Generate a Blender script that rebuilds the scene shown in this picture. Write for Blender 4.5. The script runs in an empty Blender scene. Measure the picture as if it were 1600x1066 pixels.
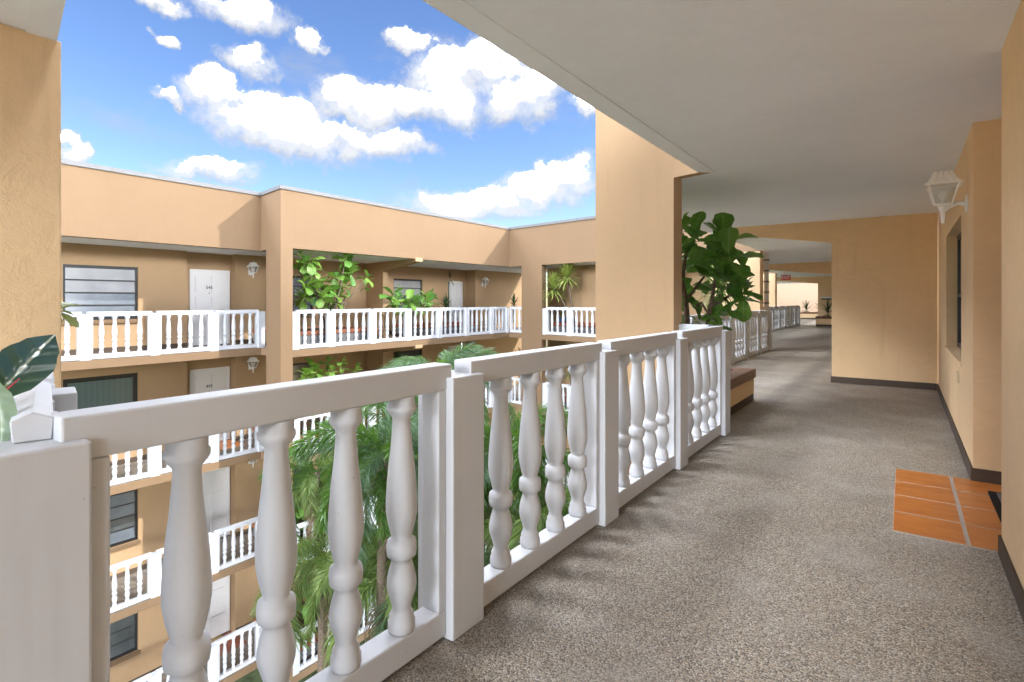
import bpy, bmesh, math, random
from mathutils import Vector, Matrix, Euler
random.seed(7)
R = math.radians
sc = bpy.context.scene
col = sc.collection

# ------------------------------------------------------------------ camera, world, sun, exposure
TH = math.atan(612 / 849)
CAMZ = 1.3
cam_d = bpy.data.cameras.new('camera')
cam = bpy.data.objects.new('camera', cam_d)
col.objects.link(cam)
cam.location = (0, 0, CAMZ)
cam.rotation_euler = (R(90), 0, TH)
cam_d.sensor_width = 36
cam_d.lens = 849 / 1600 * 36
cam_d.shift_y = -63 / 1600
cam_d.clip_end = 600
cam_d.clip_start = 0.05
sc.camera = cam

SUN_AZ = 57.4     # degrees clockwise from +Y
SUN_EL = 32.5
SUN_STRENGTH = 2.0
SKY_STRENGTH = 0.15
EXPOSURE = 1.52
CLOUD_CORE = 155.0   # sunlit cloud tops are far brighter than the picture can show

sd = Vector((math.sin(R(SUN_AZ)) * math.cos(R(SUN_EL)), math.cos(R(SUN_AZ)) * math.cos(R(SUN_EL)), math.sin(R(SUN_EL))))
sun_d = bpy.data.lights.new('sun', 'SUN')
sun_d.energy = SUN_STRENGTH
sun_d.angle = R(0.6)
sun_d.color = (1.0, 0.965, 0.91)
sun = bpy.data.objects.new('sun', sun_d)
col.objects.link(sun)
sun.rotation_euler = sd.to_track_quat('Z', 'Y').to_euler()
sun.location = sd * 60

sc.view_settings.view_transform = 'Standard'
sc.view_settings.look = 'None'
sc.view_settings.exposure = EXPOSURE
sc.view_settings.gamma = 1.0
sc.view_settings.use_curve_mapping = False
sc.render.engine = 'CYCLES'
sc.cycles.use_denoising = True
sc.cycles.max_bounces = 12
sc.cycles.diffuse_bounces = 9
sc.cycles.glossy_bounces = 3
sc.cycles.transmission_bounces = 6
sc.cycles.transparent_max_bounces = 8
sc.cycles.sample_clamp_indirect = 8


class NT:
    """small helper for building node trees"""
    def __init__(s, tree):
        s.t = tree
        s.n = tree.nodes
        s.l = tree.links

    def node(s, kind, **kw):
        n = s.n.new(kind)
        for k, v in kw.items():
            setattr(n, k, v)
        return n

    def put(s, sock, v):
        if isinstance(v, bpy.types.NodeSocket):
            s.l.new(v, sock)
        else:
            sock.default_value = v

    def math(s, op, a, b=0.0, c=None, clamp=False):
        n = s.node('ShaderNodeMath', operation=op, use_clamp=clamp)
        s.put(n.inputs[0], a)
        s.put(n.inputs[1], b)
        if c is not None:
            s.put(n.inputs[2], c)
        return n.outputs[0]

    def vmath(s, op, a, b=None, c=None, out=0):
        n = s.node('ShaderNodeVectorMath', operation=op)
        s.put(n.inputs[0], a)
        if b is not None:
            s.put(n.inputs[1], b)
        if c is not None:
            s.put(n.inputs[2], c)
        return n.outputs[out]

    def noise(s, vec, scale, detail=4, rough=0.55, out=0, dim='3D', distortion=0.0):
        n = s.node('ShaderNodeTexNoise', noise_dimensions=dim)
        if vec is not None:
            s.l.new(vec, n.inputs['Vector'])
        n.inputs['Scale'].default_value = scale
        n.inputs['Detail'].default_value = detail
        n.inputs['Roughness'].default_value = rough
        n.inputs['Distortion'].default_value = distortion
        return n.outputs[out]

    def ramp(s, fac, stops, interp='LINEAR'):
        n = s.node('ShaderNodeValToRGB')
        n.color_ramp.interpolation = interp
        e = n.color_ramp.elements
        while len(e) < len(stops):
            e.new(0.5)
        for k, (p, c) in enumerate(stops):
            e[k].position = p
            e[k].color = (*c, 1) if len(c) == 3 else c
        s.put(n.inputs[0], fac)
        return n.outputs[0]

    def mix(s, fac, a, b, blend='MIX'):
        n = s.node('ShaderNodeMix', data_type='RGBA', blend_type=blend)
        s.put(n.inputs[0], fac)
        s.put(n.inputs[6], a)
        s.put(n.inputs[7], b)
        return n.outputs[2]

    def maprange(s, v, a, b, c=0.0, d=1.0, smooth=True):
        n = s.node('ShaderNodeMapRange', interpolation_type='SMOOTHSTEP' if smooth else 'LINEAR')
        s.put(n.inputs[0], v)
        for k, x in enumerate((a, b, c, d)):
            n.inputs[1 + k].default_value = x
        return n.outputs[0]


# ---- sky: Nishita with procedural cumulus
world = bpy.data.worlds.new('World')
sc.world = world
world.use_nodes = True
W = NT(world.node_tree)
W.n.clear()
sky = W.node('ShaderNodeTexSky', sky_type='NISHITA')
sky.sun_disc = False
sky.sun_elevation = R(SUN_EL)
sky.sun_rotation = R(SUN_AZ)
sky.altitude = 0
sky.air_density = 1.0
sky.dust_density = 0.3
sky.ozone_density = 2.0
tc = W.node('ShaderNodeTexCoord')
dirv = W.vmath('NORMALIZE', tc.outputs['Generated'])
sep = W.node('ShaderNodeSeparateXYZ')
W.l.new(dirv, sep.inputs[0])
az = W.math('MULTIPLY', W.math('ARCTAN2', sep.outputs[0], sep.outputs[1]), 180 / math.pi)
el = W.math('MULTIPLY', W.math('ARCSINE', sep.outputs[2]), 180 / math.pi)
comb = W.node('ShaderNodeCombineXYZ')
W.l.new(az, comb.inputs[0])
W.l.new(el, comb.inputs[1])
wn = W.noise(dirv, 9.0, 5, 0.6, out=1)
warp = W.vmath('MULTIPLY', W.vmath('SUBTRACT', wn, (0.5, 0.5, 0.5)), (10.0, 6.5, 0.0))
ae = W.vmath('ADD', comb.outputs[0], warp)
CLOUDS = [(-62.11, 21.44, 2.1, 1.35), (-64.39, 18.31, 2.66, 1.32), (-59.95, 16.63, 5.55, 2.51), (-56.79, 15.14, 6.73, 1.63),
          (-52.94, 19.52, 3.45, 2.26), (-49.55, 18.65, 2.9, 2.03), (-49.23, 15.49, 3.89, 1.21), (-42.7, 22.37, 4.02, 3.08),
          (-42.37, 19.46, 5.03, 1.77), (-38.08, 23.81, 3.71, 2.22), (-35.31, 20.65, 4.04, 2.33), (-46.26, 19.28, 2.3, 1.29),
          (-62.22, 25.49, 4.2, 1.36), (-68.72, 24.59, 1.7, 0.7), (-56.02, 24.79, 1.32, 0.93), (-46.91, 24.92, 1.83, 0.97),
          (-68.39, 21.75, 0.87, 0.49), (-64.39, 11.46, 4.32, 1.13), (-39.96, 10.06, 7.41, 1.82), (-33.22, 11.83, 4.69, 1.92),
          (-29.8, 13.19, 3.31, 1.58), (-28.74, 19.44, 1.98, 0.89), (-74.89, 12.62, 0.82, 1.24), (-68.0, 17.58, 1.47, 0.62)]
field = None
ws = None
vs = None
for (a, e, ra, re) in CLOUDS:
    ra *= 1.18
    re *= 1.22
    q = W.vmath('MULTIPLY_ADD', ae, (1 / ra, 1 / re, 0), (-a / ra, -e / re, 0))
    d = W.vmath('DOT_PRODUCT', q, q, out=1)
    w = W.math('SUBTRACT', 1.0, d)
    wc = W.math('MAXIMUM', w, 0.0)
    sy = W.node('ShaderNodeSeparateXYZ')
    W.l.new(q, sy.inputs[0])
    v = W.math('MULTIPLY', wc, sy.outputs[1])
    if field is None:
        field, ws, vs = w, wc, v
    else:
        field = W.math('MAXIMUM', field, w)
        ws = W.math('ADD', ws, wc)
        vs = W.math('ADD', vs, v)
# the rest of the sky carries the same sort of scattered cumulus
gen = W.noise(dirv, 3.2, 5, 0.58)
outer = W.maprange(W.math('ABSOLUTE', W.math('ADD', az, 52.0)), 42, 60)
outer = W.math('MAXIMUM', outer, W.maprange(el, 27, 36))
genf = W.math('SUBTRACT', W.math('MULTIPLY', W.math('SUBTRACT', gen, 0.47), 7.0), W.math('MULTIPLY', W.math('SUBTRACT', 1.0, outer), 5.0))
field = W.math('MAXIMUM', W.math('MAXIMUM', field, -3.0), genf)
n1 = W.noise(dirv, 24, 10, 0.68)
dens = W.math('ADD', field, W.math('MULTIPLY', W.math('SUBTRACT', n1, 0.5), 2.3))
mask = W.maprange(dens, -0.35, 1.0)
thin = W.noise(W.vmath('MULTIPLY', dirv, (1.0, 1.0, 2.6)), 5.5, 8, 0.66)
mask = W.math('MAXIMUM', mask, W.maprange(thin, 0.52, 0.86, 0.0, 0.55))
mask = W.math('MULTIPLY', mask, W.maprange(el, 1.0, 7.0))
vv = W.math('DIVIDE', vs, W.math('ADD', ws, 0.12))
n2 = W.noise(dirv, 40, 5, 0.55)
cf = W.math('ADD', W.math('ADD', field, W.math('MULTIPLY', W.math('SUBTRACT', n1, 0.5), 0.8)), W.math('MULTIPLY', vv, 0.8))
lum = W.math('ADD', W.math('MULTIPLY', W.maprange(cf, -0.55, 0.62), 0.62), W.math('MULTIPLY', n2, 0.36))
ccol = W.ramp(lum, [(0.12, (0.62, 0.65, 0.70)), (0.38, (0.76, 0.78, 0.82)), (0.66, (0.97, 0.98, 1.0)), (0.85, (1.0, 1.04, 1.13))])
core = W.math('ADD', W.math('MULTIPLY', W.math('POWER', W.maprange(cf, 0.58, 1.35), 1.6), CLOUD_CORE), 2.12)
ccn = W.node('ShaderNodeVectorMath', operation='SCALE')
W.l.new(ccol, ccn.inputs[0])
W.l.new(core, ccn.inputs['Scale'])
ccol = ccn.outputs[0]
hs = W.node('ShaderNodeHueSaturation')
hs.inputs['Saturation'].default_value = 1.16
hs.inputs['Value'].default_value = 0.58
hs.inputs['Hue'].default_value = 0.512
W.l.new(sky.outputs[0], hs.inputs['Color'])
skyc = hs.outputs[0]
bg = W.node('ShaderNodeBackground')
W.l.new(W.mix(mask, skyc, ccol), bg.inputs[0])
bg.inputs[1].default_value = SKY_STRENGTH
wo = W.node('ShaderNodeOutputWorld')
W.l.new(bg.outputs[0], wo.inputs[0])

# ------------------------------------------------------------------ materials
MATS = {}


def mat(name, build):
    m = bpy.data.materials.new(name)
    m.use_nodes = True
    n = NT(m.node_tree)
    b = n.n.get('Principled BSDF')
    build(n, b)
    MATS[name] = m
    return m


def ocoord(n):
    return n.node('ShaderNodeTexCoord').outputs['Object']


def bump(n, b, h, strength, dist):
    bn = n.node('ShaderNodeBump')
    bn.inputs['Strength'].default_value = strength
    bn.inputs['Distance'].default_value = dist
    n.l.new(h, bn.inputs['Height'])
    n.l.new(bn.outputs[0], b.inputs['Normal'])


def wallpaint(base, var=0.06, rough=0.85, bs=0.35, scale=90, grime=0.0, specks=0.0, trowel=0.0):
    def f(n, b):
        g = n.node('ShaderNodeNewGeometry').outputs['Position']
        c1 = n.noise(g, 0.9, 5, 0.6)
        c2 = n.noise(g, 14, 4, 0.6)
        v = n.math('ADD', n.math('MULTIPLY', c1, 0.7), n.math('MULTIPLY', c2, 0.3))
        lo = tuple(x * (1 - var) for x in base)
        hi = tuple(min(1, x * (1 + var)) for x in base)
        c = n.ramp(v, [(0.3, lo), (0.7, hi)])
        if grime:
            s = n.node('ShaderNodeSeparateXYZ')
            n.l.new(g, s.inputs[0])
            cm = n.node('ShaderNodeCombineXYZ')
            n.l.new(n.math('MULTIPLY', s.outputs[0], 9.0), cm.inputs[0])
            n.l.new(n.math('MULTIPLY', s.outputs[1], 9.0), cm.inputs[1])
            n.l.new(n.math('MULTIPLY', s.outputs[2], 0.6), cm.inputs[2])
            st = n.noise(cm.outputs[0], 1.0, 4, 0.6)
            c = n.mix(n.maprange(st, 0.56, 0.78, 0.0, grime), c, (base[0] * 0.55, base[1] * 0.52, base[2] * 0.48, 1))
        n.l.new(c, b.inputs['Base Color'])
        b.inputs['Roughness'].default_value = rough
        b.inputs['Specular IOR Level'].default_value = 0.25
        if specks:
            sp = n.noise(g, 55, 2, 0.5)
            c = n.mix(n.maprange(sp, 0.74, 0.80, 0.0, specks), c, (0.16, 0.14, 0.12, 1))
            n.l.new(c, b.inputs['Base Color'])
        h = n.noise(g, scale, 3, 0.6)
        if trowel:
            h = n.math('ADD', h, n.math('MULTIPLY', n.noise(g, 7.5, 4, 0.62, distortion=0.8), trowel))
        bump(n, b, h, bs, 0.004)
    return f


TAN = mat('stucco_tan', wallpaint((0.80, 0.575, 0.335), 0.08, 0.9, 0.6, 95, grime=0.24, trowel=5.0))  # same tan stucco, base colour raised to brighten the shaded walkway
TANF = mat('stucco_tan_sun_dimmed', wallpaint((0.228, 0.150, 0.087), 0.04, 0.85, 0.18, 60, grime=0.08))  # same tan stucco, base colour darkened to offset sun and sky on the facade
TANI = mat('stucco_tan_part_dimmed', wallpaint((0.43, 0.290, 0.165), 0.05, 0.9, 0.3, 80, grime=0.10))  # same tan stucco, in-between base colour to lift the shaded inner walls
CREAM = mat('cream_stucco', wallpaint((0.40, 0.28, 0.19), 0.04, 0.9, 0.3, 60))
CEIL = mat('ceiling_paint', wallpaint((0.86, 0.905, 0.965), 0.05, 0.9, 0.3, 60, trowel=2.0))
WHITE = mat('white_gloss_paint', wallpaint((0.60, 0.622, 0.655), 0.035, 0.46, 0.16, 26, grime=0.16, specks=0.5))
DOORW = mat('door_white', wallpaint((0.76, 0.75, 0.745), 0.02, 0.45, 0.05, 30))
COPING = mat('coping_metal', wallpaint((0.18, 0.182, 0.186), 0.06, 0.5, 0.06, 8, grime=0.25))
BASEB = mat('baseboard_brown', wallpaint((0.085, 0.062, 0.046), 0.15, 0.6, 0.2, 40))


def plain(c, rough=0.5, spec=0.5, metal=0.0, var=0.0, scale=20):
    def f(n, b):
        if var:
            v = n.noise(ocoord(n), scale, 4, 0.6)
            n.l.new(n.ramp(v, [(0.3, tuple(x * (1 - var) for x in c)), (0.7, tuple(min(1, x * (1 + var)) for x in c))]), b.inputs['Base Color'])
        else:
            b.inputs['Base Color'].default_value = (*c, 1)
        b.inputs['Roughness'].default_value = rough
        b.inputs['Specular IOR Level'].default_value = spec
        b.inputs['Metallic'].default_value = metal
    return f


BLACK = mat('black_metal', plain((0.012, 0.012, 0.014), 0.4))
BRONZE = mat('bronze_frame', plain((0.022, 0.021, 0.022), 0.35, var=0.2))
BRASS = mat('aged_brass', plain((0.16, 0.10, 0.05), 0.35, metal=0.9))
DARK = mat('dark_room', plain((0.015, 0.014, 0.013), 0.8, 0.2))
LAMPW = mat('lantern_white', plain((0.88, 0.88, 0.88), 0.4, var=0.03))
BULB = mat('bulb_glass', plain((0.82, 0.82, 0.80), 0.3))
PLASTIC = mat('beige_plastic', plain((0.62, 0.5, 0.33), 0.5))
RED = mat('exit_red', plain((0.55, 0.05, 0.04), 0.4))
POTB = mat('blue_pot_glaze', plain((0.03, 0.06, 0.16), 0.25, var=0.2))
POTD = mat('dark_pot', plain((0.05, 0.045, 0.04), 0.6, var=0.2))
SOIL = mat('soil', plain((0.05, 0.035, 0.024), 0.95, 0.1, var=0.5, scale=30))
BARK = mat('bark', plain((0.16, 0.125, 0.095), 0.9, 0.1, var=0.35, scale=25))
DEADF = mat('dead_frond', plain((0.30, 0.22, 0.15), 0.9, 0.1, var=0.3, scale=9))
DRIFT = mat('clean_white', plain((0.80, 0.80, 0.78), 0.45, var=0.04))


def glass_frosted(c, rough, c2=None):
    def f(n, b):
        o = ocoord(n)
        v = n.noise(o, 1.3, 3, 0.5)
        hi = c2 or tuple(min(1, x * 1.25) for x in c)
        n.l.new(n.ramp(v, [(0.35, c), (0.65, hi)]), b.inputs['Base Color'])
        b.inputs['Roughness'].default_value = rough
        b.inputs['Specular IOR Level'].default_value = 0.6
        b.inputs['Coat Weight'].default_value = 0.25
        b.inputs['Coat Roughness'].default_value = 0.05
    return f


LOUV = mat('louver_glass_pale', glass_frosted((0.27, 0.27, 0.27), 0.3, (0.36, 0.36, 0.355)))
LOUVB = mat('louver_glass_bluish', glass_frosted((0.11, 0.13, 0.155), 0.2, (0.16, 0.185, 0.21)))
LOUVD = mat('louver_glass_dark', glass_frosted((0.05, 0.058, 0.06), 0.12, (0.10, 0.11, 0.11)))


def greenglass(n, b):
    o = ocoord(n)
    w = n.node('ShaderNodeTexWave', wave_type='BANDS', bands_direction='Y')
    n.l.new(o, w.inputs['Vector'])
    w.inputs['Scale'].default_value = 2.6
    w.inputs['Distortion'].default_value = 0.6
    c = n.ramp(w.outputs[1], [(0.1, (0.085, 0.125, 0.125)), (0.9, (0.098, 0.140, 0.138))])
    n.l.new(c, b.inputs['Base Color'])
    b.inputs['Roughness'].default_value = 0.3
    b.inputs['Coat Weight'].default_value = 0.8
    b.inputs['Coat Roughness'].default_value = 0.03


GREENG = mat('tinted_glass_curtain', greenglass)


def clearglass(n, b):
    b.inputs['Base Color'].default_value = (0.92, 0.95, 0.95, 1)
    b.inputs['Roughness'].default_value = 0.12
    b.inputs['Transmission Weight'].default_value = 0.85
    b.inputs['IOR'].default_value = 1.1


LGLASS = mat('lantern_glass', clearglass)


def pebbles(scale, mul=1.0, reds=0.0):
    def f(n, b):
        g = n.node('ShaderNodeNewGeometry').outputs['Position']
        wv = n.vmath('MULTIPLY', n.vmath('SUBTRACT', n.noise(g, scale * 0.9, 2, 0.5, out=1), (0.5, 0.5, 0.5)), (0.009, 0.009, 0.0))
        gv = n.vmath('MULTIPLY', n.vmath('ADD', g, wv), (1, 1, 0))
        v = n.node('ShaderNodeTexVoronoi', voronoi_dimensions='2D', feature='F1')
        n.l.new(gv, v.inputs['Vector'])
        v.inputs['Scale'].default_value = scale
        v.inputs['Randomness'].default_value = 1.0
        sr = n.node('ShaderNodeSeparateColor')
        n.l.new(v.outputs['Color'], sr.inputs[0])
        cells = [(0.0, (0.13, 0.115, 0.095)), (0.16, (0.22, 0.195, 0.16)), (0.38, (0.33, 0.285, 0.225)), (0.58, (0.42, 0.375, 0.305)),
                 (0.74, (0.38, 0.29, 0.20)), (0.86, (0.46, 0.43, 0.38)), (0.96, (0.56, 0.53, 0.48))]
        pc = n.ramp(sr.outputs[0], [(p, tuple(min(1, x * mul) for x in c)) for p, c in cells])
        dist = v.outputs['Distance']
        gap = n.maprange(dist, 0.36, 0.72)
        c = n.mix(gap, pc, (0.105 * mul, 0.093 * mul, 0.078 * mul, 1))
        # broad wear and damp patches that belong to the floor itself
        big = n.noise(g, 1.1, 5, 0.62)
        warm = n.noise(g, 2.1, 3, 0.5)
        c = n.mix(n.maprange(big, 0.42, 0.72, 0.0, 0.26), c, (0.12 * mul, 0.10 * mul, 0.078 * mul, 1))
        c = n.mix(n.maprange(warm, 0.45, 0.72, 0.0, 0.30), c, (0.42 * mul, 0.40 * mul, 0.375 * mul, 1))
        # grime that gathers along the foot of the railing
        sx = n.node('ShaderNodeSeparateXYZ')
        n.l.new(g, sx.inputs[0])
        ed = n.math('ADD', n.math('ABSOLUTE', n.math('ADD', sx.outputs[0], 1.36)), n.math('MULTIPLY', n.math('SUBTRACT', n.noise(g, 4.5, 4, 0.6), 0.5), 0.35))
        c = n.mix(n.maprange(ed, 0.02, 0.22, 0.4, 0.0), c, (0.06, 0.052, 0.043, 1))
        n.l.new(c, b.inputs['Base Color'])
        b.inputs['Roughness'].default_value = 0.55
        b.inputs['Specular IOR Level'].default_value = 0.4
        bump(n, b, n.math('SUBTRACT', 1.0, dist), 0.45, 0.005)
    return f


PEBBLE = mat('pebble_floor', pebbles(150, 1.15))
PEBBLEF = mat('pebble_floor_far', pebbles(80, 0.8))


def terracotta(n, b):
    o = ocoord(n)
    oi = n.node('ShaderNodeObjectInfo').outputs['Random']
    m = n.vmath('MULTIPLY', o, (2.2, 7.0, 1.0))
    cb = n.node('ShaderNodeCombineXYZ')
    n.l.new(n.math('MULTIPLY', oi, 30.0), cb.inputs[0])
    n.l.new(n.math('MULTIPLY', oi, 17.0), cb.inputs[1])
    v = n.noise(n.vmath('ADD', m, cb.outputs[0]), 1.6, 5, 0.65)
    c = n.ramp(v, [(0.24, (0.33, 0.105, 0.022)), (0.42, (0.50, 0.165, 0.035)), (0.62, (0.58, 0.21, 0.048)), (0.8, (0.62, 0.26, 0.08))])
    n.l.new(c, b.inputs['Base Color'])
    b.inputs['Roughness'].default_value = 0.32
    bump(n, b, n.noise(o, 30, 3, 0.5), 0.08, 0.003)


TERRA = mat('terracotta_tile', terracotta)
GROUT = mat('grout', wallpaint((0.44, 0.385, 0.33), 0.10, 0.9, 0.3, 120))
REDTILE = mat('red_quarry_tile', plain((0.22, 0.07, 0.04), 0.45, var=0.35, scale=6))
CAPB = mat('planter_cap_brown', plain((0.175, 0.080, 0.044), 0.5, var=0.3, scale=14))
CAPO = mat('planter_cap_terracotta', plain((0.27, 0.085, 0.035), 0.55, var=0.25, scale=14))
MATK = mat('doormat_black', plain((0.02, 0.018, 0.017), 0.9, 0.1))
MATR = mat('doormat_rib_grey', plain((0.17, 0.15, 0.15), 0.95, 0.1, var=0.3, scale=60))
MATT = mat('doormat_coir', plain((0.33, 0.24, 0.13), 0.95, 0.1, var=0.3, scale=50))
MATINK = mat('doormat_ink', plain((0.06, 0.04, 0.03), 0.95, 0.1))


def leafmat(dark, light, rib, rough=0.38, veins=True, trans=0.25, island=False):
    def f(n, b):
        o = ocoord(n)
        oi = n.node('ShaderNodeObjectInfo').outputs['Random']
        s = n.node('ShaderNodeSeparateXYZ')
        n.l.new(o, s.inputs[0])
        ay = n.math('ABSOLUTE', s.outputs[1])
        if island:
            oi = n.node('ShaderNodeNewGeometry').outputs['Random Per Island']
        c = n.mix(oi, (*dark, 1), (*light, 1))
        c = n.mix(n.maprange(n.noise(o, 9, 3, 0.6), 0.35, 0.7, 0, 0.35), c, (*light, 1))
        if veins:
            va = 0.06 if veins == 'faint' else 0.45
            vn = n.math('SINE', n.math('MULTIPLY', n.math('SUBTRACT', s.outputs[0], n.math('MULTIPLY', ay, 0.75)), 95.0))
            c = n.mix(n.maprange(vn, 0.86, 1.0, 0, va), c, (*rib, 1))
            c = n.mix(n.maprange(ay, *((0.0012, 0.0035) if veins == 'faint' else (0.003, 0.007)), 0.85, 0.0), c, (*rib, 1))
            bump(n, b, vn, 0.25, 0.004)
        n.l.new(c, b.inputs['Base Color'])
        b.inputs['Roughness'].default_value = rough
        b.inputs['Specular IOR Level'].default_value = 0.45
        tr = n.node('ShaderNodeBsdfTranslucent')
        n.l.new(n.mix(0.5, c, (0.25, 0.42, 0.04, 1)), tr.inputs['Color'])
        mx = n.node('ShaderNodeMixShader')
        mx.inputs[0].default_value = trans
        n.l.new(b.outputs[0], mx.inputs[1])
        n.l.new(tr.outputs[0], mx.inputs[2])
        out = n.n.get('Material Output')
        n.l.new(mx.outputs[0], out.inputs[0])
    return f


FIG = mat('fig_leaf', leafmat((0.055, 0.185, 0.030), (0.15, 0.34, 0.055), (0.24, 0.38, 0.13)))
FIGL = mat('fig_leaf_light', leafmat((0.10, 0.22, 0.03), (0.22, 0.38, 0.06), (0.26, 0.38, 0.12)))
RUB = mat('rubber_leaf', leafmat((0.018, 0.050, 0.030), (0.035, 0.085, 0.045), (0.30, 0.34, 0.16), 0.16, 'faint', 0.05))
RUBU = mat('rubber_leaf_pale', leafmat((0.17, 0.25, 0.16), (0.24, 0.33, 0.22), (0.34, 0.42, 0.28), 0.3, 'faint', 0.1))
SUCC = mat('succulent_leaf', leafmat((0.26, 0.34, 0.18), (0.42, 0.48, 0.28), (0.3, 0.38, 0.2), 0.4, False, 0.15))
PALM = mat('palm_frond', leafmat((0.016, 0.062, 0.010), (0.085, 0.20, 0.028), (0.2, 0.3, 0.1), 0.4, False, 0.3, True))
PALML = mat('palm_frond_light', leafmat((0.035, 0.10, 0.018), (0.22, 0.29, 0.085), (0.2, 0.3, 0.1), 0.4, False, 0.3, True))
PALMB = mat('palm_frond_bluish', leafmat((0.022, 0.072, 0.032), (0.14, 0.23, 0.125), (0.2, 0.3, 0.1), 0.4, False, 0.3, True))
YUC = mat('yucca_blade', leafmat((0.16, 0.24, 0.04), (0.55, 0.60, 0.18), (0.2, 0.3, 0.1), 0.45, False, 0.25, True))
DRAC = mat('dracaena_blade', leafmat((0.012, 0.030, 0.014), (0.035, 0.070, 0.026), (0.2, 0.3, 0.1), 0.45, False, 0.15))
GROUND = mat('mulch_ground', plain((0.035, 0.045, 0.018), 0.95, 0.1, var=0.5, scale=3))


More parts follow.
